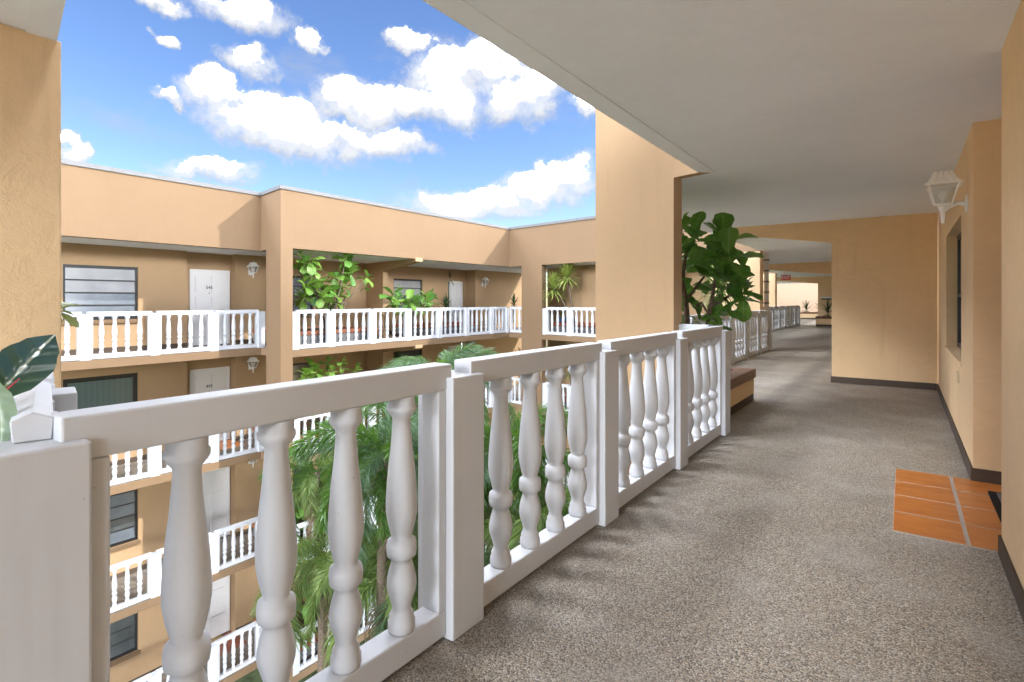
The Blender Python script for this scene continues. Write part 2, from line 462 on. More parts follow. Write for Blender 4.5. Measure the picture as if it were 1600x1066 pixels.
# ------------------------------------------------------------------ geometry helpers
class G:
    def __init__(s):
        s.v = []
        s.f = []
        s.sm = []

    def add(s, verts, faces, smooth=False):
        o = len(s.v)
        s.v += [tuple(x) for x in verts]
        s.f += [tuple(i + o for i in f) for f in faces]
        s.sm += [smooth] * len(faces)
        return s

    def box(s, x0, x1, y0, y1, z0, z1):
        if x0 > x1: x0, x1 = x1, x0
        if y0 > y1: y0, y1 = y1, y0
        if z0 > z1: z0, z1 = z1, z0
        v = [(x0, y0, z0), (x1, y0, z0), (x1, y1, z0), (x0, y1, z0), (x0, y0, z1), (x1, y0, z1), (x1, y1, z1), (x0, y1, z1)]
        return s.add(v, [(3, 2, 1, 0), (4, 5, 6, 7), (0, 1, 5, 4), (1, 2, 6, 5), (2, 3, 7, 6), (3, 0, 4, 7)])

    def prism(s, poly, z0, z1):
        """poly: list of (x, y), any winding; z0/z1 numbers or per-corner lists"""
        a = sum(poly[i][0] * poly[(i + 1) % len(poly)][1] - poly[(i + 1) % len(poly)][0] * poly[i][1] for i in range(len(poly)))
        zz0 = list(z0) if isinstance(z0, (list, tuple)) else [z0] * len(poly)
        zz1 = list(z1) if isinstance(z1, (list, tuple)) else [z1] * len(poly)
        if a < 0:
            poly = poly[::-1]; zz0 = zz0[::-1]; zz1 = zz1[::-1]
        n = len(poly)
        v = [(p[0], p[1], z) for p, z in zip(poly, zz0)] + [(p[0], p[1], z) for p, z in zip(poly, zz1)]
        f = [tuple(range(n - 1, -1, -1)), tuple(range(n, 2 * n))]
        f += [(i, (i + 1) % n, n + (i + 1) % n, n + i) for i in range(n)]
        return s.add(v, f)

    def strip(s, p, q, half, z0, z1, side=0):
        """wall of thickness from polyline segment p->q, thickness to the left side"""
        d = Vector((q[0] - p[0], q[1] - p[1])).normalized()
        nrm = Vector((-d.y, d.x)) * half
        return s.prism([p, q, (q[0] + nrm.x, q[1] + nrm.y), (p[0] + nrm.x, p[1] + nrm.y)], z0, z1)

    def lathe(s, prof, seg=16, c=(0, 0, 0), capped=True):
        v = []
        for r, z in prof:
            for k in range(seg):
                a = 2 * math.pi * k / seg
                v.append((c[0] + r * math.cos(a), c[1] + r * math.sin(a), c[2] + z))
        f = []
        for i in range(len(prof) - 1):
            for k in range(seg):
                k2 = (k + 1) % seg
                f.append((i * seg + k, i * seg + k2, (i + 1) * seg + k2, (i + 1) * seg + k))
        s.add(v, f, True)
        if capped:
            o = len(s.v) - len(v)
            s.f.append(tuple(o + k for k in range(seg - 1, -1, -1))); s.sm.append(False)
            o2 = o + (len(prof) - 1) * seg
            s.f.append(tuple(o2 + k for k in range(seg))); s.sm.append(False)
        return s

    def frustum(s, c, z0, h0, z1, h1, cap=True):
        """square frustum, half widths h0, h1"""
        x, y = c
        v = [(x - h0, y - h0, z0), (x + h0, y - h0, z0), (x + h0, y + h0, z0), (x - h0, y + h0, z0),
             (x - h1, y - h1, z1), (x + h1, y - h1, z1), (x + h1, y + h1, z1), (x - h1, y + h1, z1)]
        f = [(0, 1, 5, 4), (1, 2, 6, 5), (2, 3, 7, 6), (3, 0, 4, 7)]
        if cap:
            f += [(3, 2, 1, 0), (4, 5, 6, 7)]
        return s.add(v, f)

    def tube(s, pts, rad, seg=8):
        pts = [Vector(p) for p in pts]
        if not isinstance(rad, (list, tuple)):
            rad = [rad] * len(pts)
        v = []
        up = Vector((0.13, 0.31, 0.94))
        for i, p in enumerate(pts):
            t = (pts[min(i + 1, len(pts) - 1)] - pts[max(i - 1, 0)]).normalized()
            a = t.cross(up)
            if a.length < 1e-3:
                a = t.cross(Vector((1, 0, 0)))
            a.normalize()
            b = t.cross(a)
            for k in range(seg):
                an = 2 * math.pi * k / seg
                v.append(p + (a * math.cos(an) + b * math.sin(an)) * rad[i])
        f = []
        for i in range(len(pts) - 1):
            for k in range(seg):
                k2 = (k + 1) % seg
                f.append((i * seg + k, (i + 1) * seg + k, (i + 1) * seg + k2, i * seg + k2))
        f.append(tuple(range(seg)))
        f.append(tuple((len(pts) - 1) * seg + k for k in range(seg - 1, -1, -1)))
        return s.add(v, f, True)

    def holed(s, fr, u0, u1, z0, z1, y0, y1, holes):
        """wall slab in local frame fr(u, y, z) -> xyz with rectangular holes (u0,u1,z0,z1)"""
        us = sorted(set([u0, u1] + [h[0] for h in holes] + [h[1] for h in holes]))
        zs = sorted(set([z0, z1] + [h[2] for h in holes] + [h[3] for h in holes]))
        us = [u for u in us if u0 <= u <= u1]
        zs = [z for z in zs if z0 <= z <= z1]
        solid = {}
        for i in range(len(us) - 1):
            for j in range(len(zs) - 1):
                cu, cz = (us[i] + us[i + 1]) / 2, (zs[j] + zs[j + 1]) / 2
                solid[i, j] = not any(h[0] < cu < h[1] and h[2] < cz < h[3] for h in holes)
        for (i, j), ok in solid.items():
            if not ok:
                continue
            a, b, c, d = us[i], us[i + 1], zs[j], zs[j + 1]
            P = lambda u, y, z: fr(u, y, z)
            s.add([P(a, y0, c), P(b, y0, c), P(b, y0, d), P(a, y0, d)], [(0, 1, 2, 3)])
            s.add([P(a, y1, c), P(b, y1, c), P(b, y1, d), P(a, y1, d)], [(3, 2, 1, 0)])
            if not solid.get((i - 1, j), False):
                s.add([P(a, y0, c), P(a, y1, c), P(a, y1, d), P(a, y0, d)], [(3, 2, 1, 0)])
            if not solid.get((i + 1, j), False):
                s.add([P(b, y0, c), P(b, y1, c), P(b, y1, d), P(b, y0, d)], [(0, 1, 2, 3)])
            if not solid.get((i, j - 1), False):
                s.add([P(a, y0, c), P(b, y0, c), P(b, y1, c), P(a, y1, c)], [(3, 2, 1, 0)])
            if not solid.get((i, j + 1), False):
                s.add([P(a, y0, d), P(b, y0, d), P(b, y1, d), P(a, y1, d)], [(0, 1, 2, 3)])
        return s

    def mesh(s, name, m, off=(0, 0, 0), fix=False):
        me = bpy.data.meshes.new(name)
        me.from_pydata([(x - off[0], y - off[1], z - off[2]) for x, y, z in s.v], [], s.f)
        if fix:
            bm = bmesh.new()
            bm.from_mesh(me)
            bmesh.ops.remove_doubles(bm, verts=bm.verts, dist=1e-5)
            bmesh.ops.recalc_face_normals(bm, faces=bm.faces)
            bm.to_mesh(me)
            bm.free()
        elif any(s.sm):
            me.polygons.foreach_set('use_smooth', s.sm)
        me.materials.append(m)
        me.update()
        return me

    def build(s, name, m, parent=None, off=None, bevel=0.0, fix=False, seg=2):
        """world-coordinate geometry; off = world location of the parent thing"""
        if off is None:
            off = (0, 0, 0)
        o = bpy.data.objects.new(name, s.mesh(name, m, off, fix))
        col.objects.link(o)
        if parent is not None:
            o.parent = parent
        elif off:
            o.location = off
        if bevel:
            add_bevel(o, bevel, seg)
        return o


def add_bevel(o, w, seg=2):
    b = o.modifiers.new('bevel', 'BEVEL')
    b.width = w
    b.segments = seg
    b.limit_method = 'ANGLE'
    b.angle_limit = R(40)
    b.harden_normals = False


def tag(o, label=None, cat=None, group=None, kind=None):
    if label: o['label'] = label
    if cat: o['category'] = cat
    if group: o['group'] = group
    if kind: o['kind'] = kind
    return o


def thing(name, label, cat, loc=(0, 0, 0), rz=0.0, group=None):
    o = bpy.data.objects.new(name, None)
    o.empty_display_size = 0.1
    col.objects.link(o)
    o.location = loc
    o.rotation_euler = (0, 0, rz)
    return tag(o, label, cat, group)


def inst(name, me, parent, loc=(0, 0, 0), rot=None, scale=None):
    o = bpy.data.objects.new(name, me)
    col.objects.link(o)
    o.parent = parent
    o.location = loc
    if rot is not None:
        o.rotation_euler = rot
    if scale is not None:
        o.scale = (scale, scale, scale)
    return o


def copy_tree(o, parent=None):
    c = o.copy()
    col.objects.link(c)
    c.parent = parent
    for ch in list(o.children):
        copy_tree(ch, c)
    return c


def text_mesh(body, size, ext, m):
    cu = bpy.data.curves.new('lettering', 'FONT')
    cu.body = body
    cu.size = size
    cu.extrude = ext
    cu.align_x = 'CENTER'
    cu.align_y = 'CENTER'
    cu.resolution_u = 3
    o = bpy.data.objects.new('lettering', cu)
    col.objects.link(o)
    dg = bpy.context.evaluated_depsgraph_get()
    dg.update()
    me = bpy.data.meshes.new_from_object(o.evaluated_get(dg))
    bpy.data.objects.remove(o)
    bpy.data.curves.remove(cu)
    me.materials.clear()
    me.materials.append(m)
    return me


# ------------------------------------------------------------------ balustrades
BAL = [(0.038, 0.0), (0.0405, 0.010), (0.0405, 0.034), (0.035, 0.046), (0.0365, 0.056), (0.030, 0.070), (0.0275, 0.084), (0.034, 0.110), (0.0415, 0.138), (0.0445, 0.160),
       (0.043, 0.182), (0.0375, 0.212), (0.0315, 0.236), (0.0292, 0.250), (0.034, 0.253), (0.0430, 0.262), (0.0448, 0.280), (0.0448, 0.296), (0.0425, 0.312), (0.033, 0.321), (0.0300, 0.325),
       (0.0345, 0.345), (0.0415, 0.378), (0.0465, 0.415), (0.047, 0.448), (0.0445, 0.497), (0.0400, 0.563), (0.0345, 0.630), (0.0300, 0.690), (0.0278, 0.726),
       (0.0292, 0.740), (0.0350, 0.756), (0.0395, 0.766), (0.0395, 0.779), (0.036, 0.783), (0.036, 0.812)]
_top = lambda z: 1.34 if z > .75 else (1.15 if z > .6 else 1.20)
BAL = [(r * _top(z), z * 0.842 / 0.812) for r, z in BAL]
BAL_NEAR = G().lathe(BAL, 28).mesh('baluster', WHITE)
BAL_MID = G().lathe(BAL, 14).mesh('baluster', WHITE)
_sub = [0, 2, 3, 6, 8, 9, 11, 13, 15, 17, 18, 20, 22, 24, 26, 28, 29, 31, 33, 35]
BAL_FAR = G().lathe([BAL[i] for i in _sub], 9).mesh('baluster', WHITE)
PTH = 0.19
POST_ME = G().box(0, PTH, 0, PTH, 0.0, 1.005).mesh('post', WHITE)
_frames = {}


def frame_mesh(L, lap0, lap1):
    key = (round(L, 3), lap0, lap1)
    if key not in _frames:
        g = G()
        y0, y1 = 0.034, 0.126
        g.box(-lap0, L + lap1, y0 - 0.001, y1 + 0.001, 0.957, 1.055)
        g.box(0, L, y0, y1, 0.016, 0.115)
        g.box(0.0, 0.044, y0, y1, 0.115, 0.957)
        g.box(L - 0.042, L, y0, y1, 0.115, 0.957)
        _frames[key] = g.mesh('panel', WHITE)
    return _frames[key]


def balustrade(label, loc, rz, posts, counts, bal=BAL_FAR, bev=0.0, group='white balustrades along the walkways', lap_first=True, lap_last=True, ends=(True, True), pw=PTH):
    t = thing('balustrade', label, 'balustrade', loc, rz, group)
    n = len(posts)
    for i, u in enumerate(posts):
        if (i == 0 and not ends[0]) or (i == n - 1 and not ends[1]):
            continue
        p = inst('post', POST_ME, t, (u, 0, 0))
        if bev:
            add_bevel(p, bev)
    for i, c in enumerate(counts):
        u0 = posts[i] + (pw if (i > 0 or ends[0]) else 0)
        u1 = posts[i + 1]
        L = u1 - u0
        l0 = 0.045 if (i > 0 or ends[0]) else 0.0
        l1 = 0.032 if (i < len(counts) - 1 or ends[1]) else 0.0
        p = inst('panel', frame_mesh(L, l0, l1), t, (u0, 0, 0))
        if bev:
            add_bevel(p, bev)
        step = (L - 0.035) / (c + 0.55)
        for k in range(c):
            x = L / 2 + (k - (c - 1) / 2) * step + (0.016 if bev else 0.0)
            inst('baluster', bal, p, (x, 0.0785, 0.115))
    return t


# ==================================================================== NEAR WALKWAY
CZ = 2.58         # ceiling height on this side
# floor (with a slab under it) and ceiling as setting
floor_poly = [(-3.7, -7.0), (6.0, -7.0), (6.0, -1.2), (2.2, -1.2), (2.2, 10.0), (-0.93, 10.0), (-0.93, 34.0), (-1.5, 52.0), (-9.0, 52.0), (-5.6, 33.2), (-4.56, 27.0), (-4.56, 15.7), (-2.98, 15.7), (-2.98, 5.75), (-1.58, 5.45), (-1.58, 0.56), (-3.7, 0.95)]  # runs on behind the camera as an added open terrace that bounces light in
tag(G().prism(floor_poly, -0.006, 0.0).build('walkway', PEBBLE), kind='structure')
slab = thing('floor_slab', 'tan edged concrete slab carrying the pebble walkway', 'slab', (0, 0, -0.22))
tag(slab, kind='structure')
G().prism(floor_poly, -0.22, -0.010).build('slab_edge', TANF, slab, slab.location)

ceil_poly = [(-3.9, -1.5), (-1.4, -2.6), (0.3, -2.6), (9.0, -2.6), (9.0, 10.15), (-0.9, 10.15), (-0.9, 34), (-1.5, 45), (-9.0, 45), (-6.5, 31.0), (-4.83, 27.76), (-4.83, 15.43), (-2.99, 15.10), (-2.96, 6.05), (-1.98, 5.615),
             (-1.665, 5.515), (-1.665, 0.50), (-3.4, 0.83), (-3.9, 0.92)]  # roof stops behind the camera and at the far end to let light in
tag(G().prism(ceil_poly, CZ, CZ + 0.26).build('ceiling', CEIL), kind='structure')


def edge_band(pts, w, z0, z1, side=1):
    g = G()
    for a, b in zip(pts[:-1], pts[1:]):
        g.strip(a, b, w * side, z0, z1)
    return g


# roof edge parapet of this walkway, whose soffit is the narrow band along the ceiling edge
near_edge = [(-3.62, 0.905), (-3.37, 0.857), (-1.632, 0.52), (-1.632, 5.475), (-1.94, 5.565), (-2.93, 5.74)]
par = thing('roof_parapet', 'tan roof parapet above the open edge of the walkway', 'parapet', (-1.632, 3.0, CZ))
g = G()
g2 = G()
TK = 0.115


def mitred(pts, t):
    """offset polyline to the right-hand side by t (mitred)"""
    out = []
    for i, p in enumerate(pts):
        ds = []
        if i > 0:
            ds.append((Vector(p) - Vector(pts[i - 1])).normalized())
        if i < len(pts) - 1:
            ds.append((Vector(pts[i + 1]) - Vector(p)).normalized())
        ns = [Vector((d.y, -d.x)) for d in ds]
        nn = sum(ns, Vector((0, 0))).normalized()
        k = t / max(0.3, nn.dot(ns[0]))
        out.append((p[0] + nn.x * k, p[1] + nn.y * k))
    return out


inner = mitred(near_edge, TK)
for i in range(len(near_edge) - 1):
    q = [near_edge[i], near_edge[i + 1], inner[i + 1], inner[i]]
    if i == 2:
        g2.prism(q, CZ - 0.008, CZ + 0.03)
        g.prism(q, CZ + 0.03, 4.20)
    elif i < 2:
        g2.prism(q, CZ - 0.008, CZ + 0.03)
        g.prism(q, CZ + 0.03, 4.20)
    elif i == 3:
        G().prism(q, CZ - 0.0005, 4.20).build('parapet_wall', TANI, par, par.location)
g2.build('soffit_band', CEIL, par, par.location)
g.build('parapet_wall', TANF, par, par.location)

# pillar on the right of the opening (its face runs on into the parapet above)
pil = thing('pillar', 'wide tan stucco pillar behind the white railing, beside the fig tree', 'pillar', (-2.43, 5.68, 0))
pf = [(-1.94, 5.565), (-2.93, 5.74), (-2.89, 5.98), (-1.90, 5.70)]
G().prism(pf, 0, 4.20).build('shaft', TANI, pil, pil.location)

pil = thing('pillar', 'broad tan stucco pillar at the left end of the opening, behind the rubber plant', 'pillar', (-3.5, 0.2, 0))
G().prism([(-3.37, 0.874), (-3.37, -0.6), (-3.75, -0.6), (-3.75, 0.94)], 0, CZ - 0.001).build('shaft', TAN, pil, pil.location, bevel=0.008)

# right-hand wall with window, door recess, and the end wall
rw = thing('apartment_wall', 'tan stucco wall on the right with a dark window and a door recess', 'wall', (0.405, 5, 0))
L0 = rw.location
fr_rw = lambda u, y, z: (0.405 + y, u, z)
WIN = (6.10, 8.15, 0.77, 2.05)
g = G()
g.holed(fr_rw, 5.11, 10.0, 0, CZ, 0.0, 0.16, [WIN])
g.box(0.4055, 0.565, -1.2, 3.714, 0, CZ)
g.box(0.565, 1.9, 3.50, 3.7135, 0, CZ)
g.box(0.565, 1.9, 5.1105, 5.3, 0, CZ)
g.box(1.9, 2.05, 3.5, 5.3, 0, CZ)
g.box(0.5655, 9.0, -1.2, -1.0, 0, CZ)
g.box(8.8, 9.0, -0.999, 10.1, 0, CZ)
g.build('wall', TAN, rw, L0)
g = G()
g.box(0.393, 0.4045, 5.098, 9.986, 0.0, 0.098)
g.box(0.4045, 1.89, 5.098, 5.1095, 0.0, 0.098)
g.box(0.393, 0.4045, -1.2, 3.726, 0.0, 0.098)
g.box(0.4045, 1.89, 3.7145, 3.726, 0.0, 0.098)
g.build('baseboard', BASEB, rw, L0)
g = G()
y0, y1, z0, z1 = WIN
for a, b, c, d in ((y0, y0 + .05, z0, z1), (y1 - .05, y1, z0, z1), (y0 + .05, y1 - .05, z0, z0 + .05), (y0 + .05, y1 - .05, z1 - .05, z1), (y0 + .05, y1 - .05, 1.34, 1.38)):
    g.box(0.505, 0.55, a, b, c, d)
wf = g.build('window', BRONZE, rw, L0)
G().box(0.528, 0.536, y0 + .05, y1 - .05, z0 + .05, 1.34).build('pane', LOUVD, wf, L0)
G().box(0.520, 0.528, y0 + .05, y1 - .05, 1.38, z1 - .05).build('pane', LOUVD, wf, L0)
g = G().box(0.556, 0.565, y0, y1, z0, z1)
g.build('dark_room_sheet', DARK, wf, L0)  # dark sheet stands in for the unlit room behind the panes
G().box(0.385, 0.505, y0 - 0.03, y1 + 0.03, z0 - 0.045, z0 - 0.001).build('sill', TAN, rw, L0, bevel=0.006)
G().box(0.385, 0.404, 6.30, 6.37, 0.56, 0.66).build('outlet_box', PLASTIC, rw, L0, bevel=0.004)

ew = thing('end_wall', 'tan wall closing the right side of the walkway, with a tapered beam', 'wall', (-0.3, 10.05, 0))
L0 = ew.location
g = G()
g.box(-0.93, 0.4045, 10.0, 10.14, 0, CZ)
g.build('wall', TAN, ew, L0, bevel=0.006)
g = G()
# haunched beam over the walkway, deeper towards the wall
g.add([(-0.931, 10.0, 2.235), (-0.931, 10.14, 2.235), (-0.931, 10.14, CZ), (-0.931, 10.0, CZ), (-2.75, 10.0, 2.50), (-2.75, 10.14, 2.50), (-2.75, 10.14, CZ), (-2.75, 10.0, CZ)],
      [(0, 1, 5, 4), (0, 4, 7, 3), (1, 2, 6, 5), (0, 3, 2, 1), (4, 5, 6, 7)])
g.build('beam', TAN, ew, L0)
g = G()
g.box(-0.942, 0.391, 9.988, 9.999, 0, 0.098)
g.box(-0.942, -0.931, 9.999, 10.15, 0, 0.098)
g.build('baseboard', BASEB, ew, L0)
G().box(-0.93, -0.79, 10.141, 34.0, 0, CZ).build('side_wall', TAN, ew, L0)

# main railing in the foreground
R90 = R(90)
main_posts = [0.223] + [0.248 + 1.297 * k for k in range(1, 5)]
balustrade('nearest white balustrade, running along the walkway edge past the camera', (-1.39, 0, 0), R90, main_posts, [4, 4, 4, 4], BAL_NEAR, 0.006)
# short return behind the last post, to the pillar
rz = math.atan2(-0.165, 0.986)
balustrade('short white railing return between the last post and the fig planter', (-1.985, 5.63, 0), rz, [0.0, 0.385], [1], BAL_NEAR, 0.006, ends=(False, False))
# return at the left end, from the first post to the left pillar
t = thing('balustrade', 'white railing return with a peaked top rail beside the rubber plant', 'balustrade', (-1.52, 0.345, 0), R(180) - math.atan2(0.146, 0.605), 'white balustrades along the walkways')
PK = 0.031
for nm, x0, x1 in (('top_rail', -0.045, 0.585), ('top_rail', 0.70, 1.75)):
    g = G()
    v = []
    for x in (x0, x1):
        v += [(x, -PK, 1.006), (x, PK, 1.006), (x, PK + .004, 1.052), (x, 0, 1.068), (x, -PK - .004, 1.052)]
    g.add(v, [(4, 3, 2, 1, 0), (5, 6, 7, 8, 9), (0, 1, 6, 5), (1, 2, 7, 6), (2, 3, 8, 7), (3, 4, 9, 8), (4, 0, 5, 9)])
    o = g.build(nm, WHITE, t, bevel=0.003, fix=True)
o = G().box(0.56, 0.72, -0.095, 0.095, 0, 1.02).build('post', WHITE, t, bevel=0.005)
for x0, x1 in ((0.06, 0.56), (0.72, 1.75)):
    p = G().box(x0, x1, -0.042, 0.042, 0.016, 0.145).box(x0, x0 + .04, -0.042, .042, .145, 1.005).box(x1 - .04, x1, -0.042, .042, .145, 1.005).build('panel', WHITE, t, bevel=0.004)
    nb = max(1, int((x1 - x0) / 0.25))
    for k in range(nb):
        inst('baluster', BAL_MID, p, (x0 + (k + .5 + .0) * (x1 - x0) / nb, 0, 0.145))

# second and third railings farther down the walkway
balustrade('white balustrade beyond the fig planter, second along the walkway', (-2.81, 0, 0), R90, [15.42 - 1.297 * k for k in range(5, -1, -1)], [4] * 5, BAL_MID, 0.0)
p3 = [18.05, 19.4, 20.75, 22.1, 23.45, 24.8, 26.25, 27.65, 29.1, 30.5, 31.8]
balustrade('farthest white balustrade along the walkway, before the distant planter', (-4.40, 0, 0), R90, p3, [4] * 10, BAL_FAR, 0.0)

# threshold tiles in front of the recessed door
tl = thing('doorstep_tiles', 'orange terracotta tile doorstep let into the pebble floor', 'tiles', (0.27, 4.4, 0))
L0 = tl.location
G().box(-0.052, 0.60, 3.735, 5.145, -0.004, 0.0052).box(0.6, 1.88, 3.73, 5.096, -0.004, 0.0052).build('grout', GROUT, tl, L0)
ys = [3.74, 4.088, 4.440, 4.775, 5.140]
xs = [(-0.05, 0.271), (0.289, 0.62), (0.63, 0.95), (0.96, 1.28)]
for (xa, xb) in xs:
    for j in range(4):
        ya, yb = ys[j] + 0.008, ys[j + 1] - 0.008
        if xa > 0.35:
            yb = min(yb, 5.094)
        cx, cy = (xa + xb) / 2, (ya + yb) / 2
        z = 0.007 + random.uniform(-.0006, .0006)
        me = G().box(xa - cx, xb - cx, ya - cy, yb - cy, -0.008, 0.0).mesh('tile', TERRA)
        o = inst('tile', me, tl, (cx - L0[0], cy - L0[1], z))
        add_bevel(o, 0.0025, 1)
dm = thing('doormat', 'black ribbed doormat on the terracotta tiles, at the door recess', 'doormat', (0.85, 4.45, 0.008))
L0 = dm.location
G().box(0.458, 1.2, 4.03, 4.85, 0.008, 0.020).build('backing', MATK, dm, L0, bevel=0.003)
g = G()
k = 0
for k in range(14):
    x = 0.50 + k * 0.048
    g.box(x, x + 0.03, 4.07, 4.81, 0.0201, 0.027)
tag(g.build('ribs', MATR, dm, L0), kind=None)


# lanterns
def lantern(label, loc, rz, group='white wall lanterns'):
    """local: wall plane at y=0, lantern projects towards -y, z centre at bracket"""
    t = thing('wall_lantern', label, 'wall lamp', loc, rz, group)
    G().box(-0.055, 0.055, -0.018, 0.0, -0.075, 0.075).build('back_plate', LAMPW, t, bevel=0.006)
    G().tube([(0, -0.018, 0), (0, -0.07, 0.012), (0, -0.13, -0.012), (0, -0.165, -0.035)], [0.022, 0.018, 0.02, 0.026], 10).build('arm', LAMPW, t)
    c = (0, -0.175)
    b0 = -0.005
    G().lathe([(0.012, -0.16), (0.016, -0.15), (0.020, -0.06), (0.030, -0.04), (0.034, -0.02), (0.045, b0)], 14, (0, -0.175, 0)).build('tail', LAMPW, t)
    cage = G()
    cage.frustum(c, b0, 0.066, b0 + 0.014, 0.070)
    lo, hi, zl, zh = 0.063, 0.108, b0 + 0.014, b0 + 0.185
    for sx in (-1, 1):
        for sy in (-1, 1):
            cage.add([(c[0] + sx * (lo - .007), c[1] + sy * (lo - .007), zl), (c[0] + sx * (lo + .005), c[1] + sy * (lo - .007), zl), (c[0] + sx * (lo + .005), c[1] + sy * (lo + .005), zl), (c[0] + sx * (lo - .007), c[1] + sy * (lo + .005), zl),
                      (c[0] + sx * (hi - .007), c[1] + sy * (hi - .007), zh), (c[0] + sx * (hi + .005), c[1] + sy * (hi - .007), zh), (c[0] + sx * (hi + .005), c[1] + sy * (hi + .005), zh), (c[0] + sx * (hi - .007), c[1] + sy * (hi + .005), zh)],
                     [(0, 1, 5, 4), (1, 2, 6, 5), (2, 3, 7, 6), (3, 0, 4, 7)])
    cage.build('cage', LAMPW, t, fix=True)
    gl = G()
    gl.frustum(c, zl, lo - .004, zh, hi - .004, cap=False)
    gl.build('glass', LGLASS, t)
    roof = G()
    roof.frustum(c, zh, 0.138, zh + 0.018, 0.132)
    roof.frustum(c, zh + 0.018, 0.118, zh + 0.05, 0.096, cap=False)
    roof.frustum(c, zh + 0.05, 0.096, zh + 0.125, 0.066)
    for sgn in (-1, 0, 1):   # pressed ribs of the roof
        for ax in (0, 1):
            for s2 in (-1, 1):
                pts = []
                for z_, h_ in ((zh + 0.02, 0.119), (zh + 0.05, 0.097), (zh + 0.124, 0.067)):
                    off = sgn * h_ * 0.5
                    pts.append((c[0] + (off if ax == 0 else s2 * h_), c[1] + (s2 * h_ if ax == 0 else off), z_))
                roof.tube(pts, 0.005, 4)
    roof.lathe([(0.02, 0), (0.016, 0.008), (0.006, 0.016), (0.008, 0.024), (0.002, 0.034)], 10, (c[0], c[1], zh + 0.125))
    roof.build('roof', LAMPW, t)
    G().lathe([(0.012, 0.0), (0.016, 0.03), (0.035, 0.07), (0.036, 0.095), (0.022, 0.122), (0.004, 0.13)], 12, (c[0], c[1], zl + 0.004)).build('bulb', BULB, t)
    return t


lan = lantern('large white lantern on the right wall above the window', (0.405, 5.50, 2.055), R(-90))
lan.scale = (0.87, 0.87, 0.87)


# ==================================================================== APARTMENT WING ACROSS THE COURTYARD
XL, XR = -14.40, -13.03
FZ = [0.0, -2.87, -5.74, -8.61]
HC = 2.68
C = Vector((-13.03, 17.9))
dB = Vector((0.987, -0.16)).normalized()
nB = Vector((-dB.y, dB.x))      # into the building
PB = lambda u, o=0.0: (C.x + dB.x * u + nB.x * o, C.y + dB.y * u + nB.y * o)
frB = lambda u, y, z: (*PB(u, y), z)
BL = 8.2   # length of the end wing that shows

bd = thing('apartment_building', 'tan apartment wing of four storeys across the palm courtyard', 'building', (-15.5, 10.0, -11.48))
BO = bd.location
edge = [(XL, -12.0), (XL, 8.12), (XR, 7.88), (XR, C.y), PB(BL)]
back = [(PB(BL, 3.2)), (-12.5, 22.6), (-17.6, 22.6), (-17.6, -12.0)]
ins = mitred(edge, -0.004)


def poly_in(t):
    e = mitred(edge, -t)
    return e + back


for k, z in enumerate(FZ):
    G().prism(poly_in(0.004), z - 0.19, z - 0.004).build('slab', TANF, bd, BO)
    G().prism(poly_in(0.03), z - 0.0035, z).build('floor_finish', PEBBLEF, bd, BO)
    G().prism(poly_in(0.05), z - 0.196, z - 0.1905).build('balcony_ceiling', CEIL, bd, BO)
G().prism(poly_in(0.22), HC, HC + 0.2).build('roof', CEIL, bd, BO)
# roof parapet and its metal coping
ei = mitred(edge, -0.22)
eo = mitred(edge, 0.03)
ei2 = mitred(edge, -0.25)
g = G()
g2 = G()
for i in range(len(edge) - 1):
    g.prism([edge[i], edge[i + 1], ei[i + 1], ei[i]], HC - 0.001, 4.19)
    g2.prism([eo[i], eo[i + 1], ei2[i + 1], ei2[i]], 4.19, 4.285)
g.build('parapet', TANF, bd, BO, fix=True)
g2.build('coping', COPING, bd, BO, fix=True)
# pillars, full height
ZB = -11.48
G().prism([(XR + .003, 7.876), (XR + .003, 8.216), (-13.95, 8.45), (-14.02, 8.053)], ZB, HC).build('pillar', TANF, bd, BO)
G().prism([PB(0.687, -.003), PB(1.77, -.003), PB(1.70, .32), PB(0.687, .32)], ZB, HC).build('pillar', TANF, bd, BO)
G().prism([PB(6.3, -.003), PB(7.1, -.003), PB(7.1, .32), PB(6.3, .32)], ZB, HC).build('pillar', TANF, bd, BO)


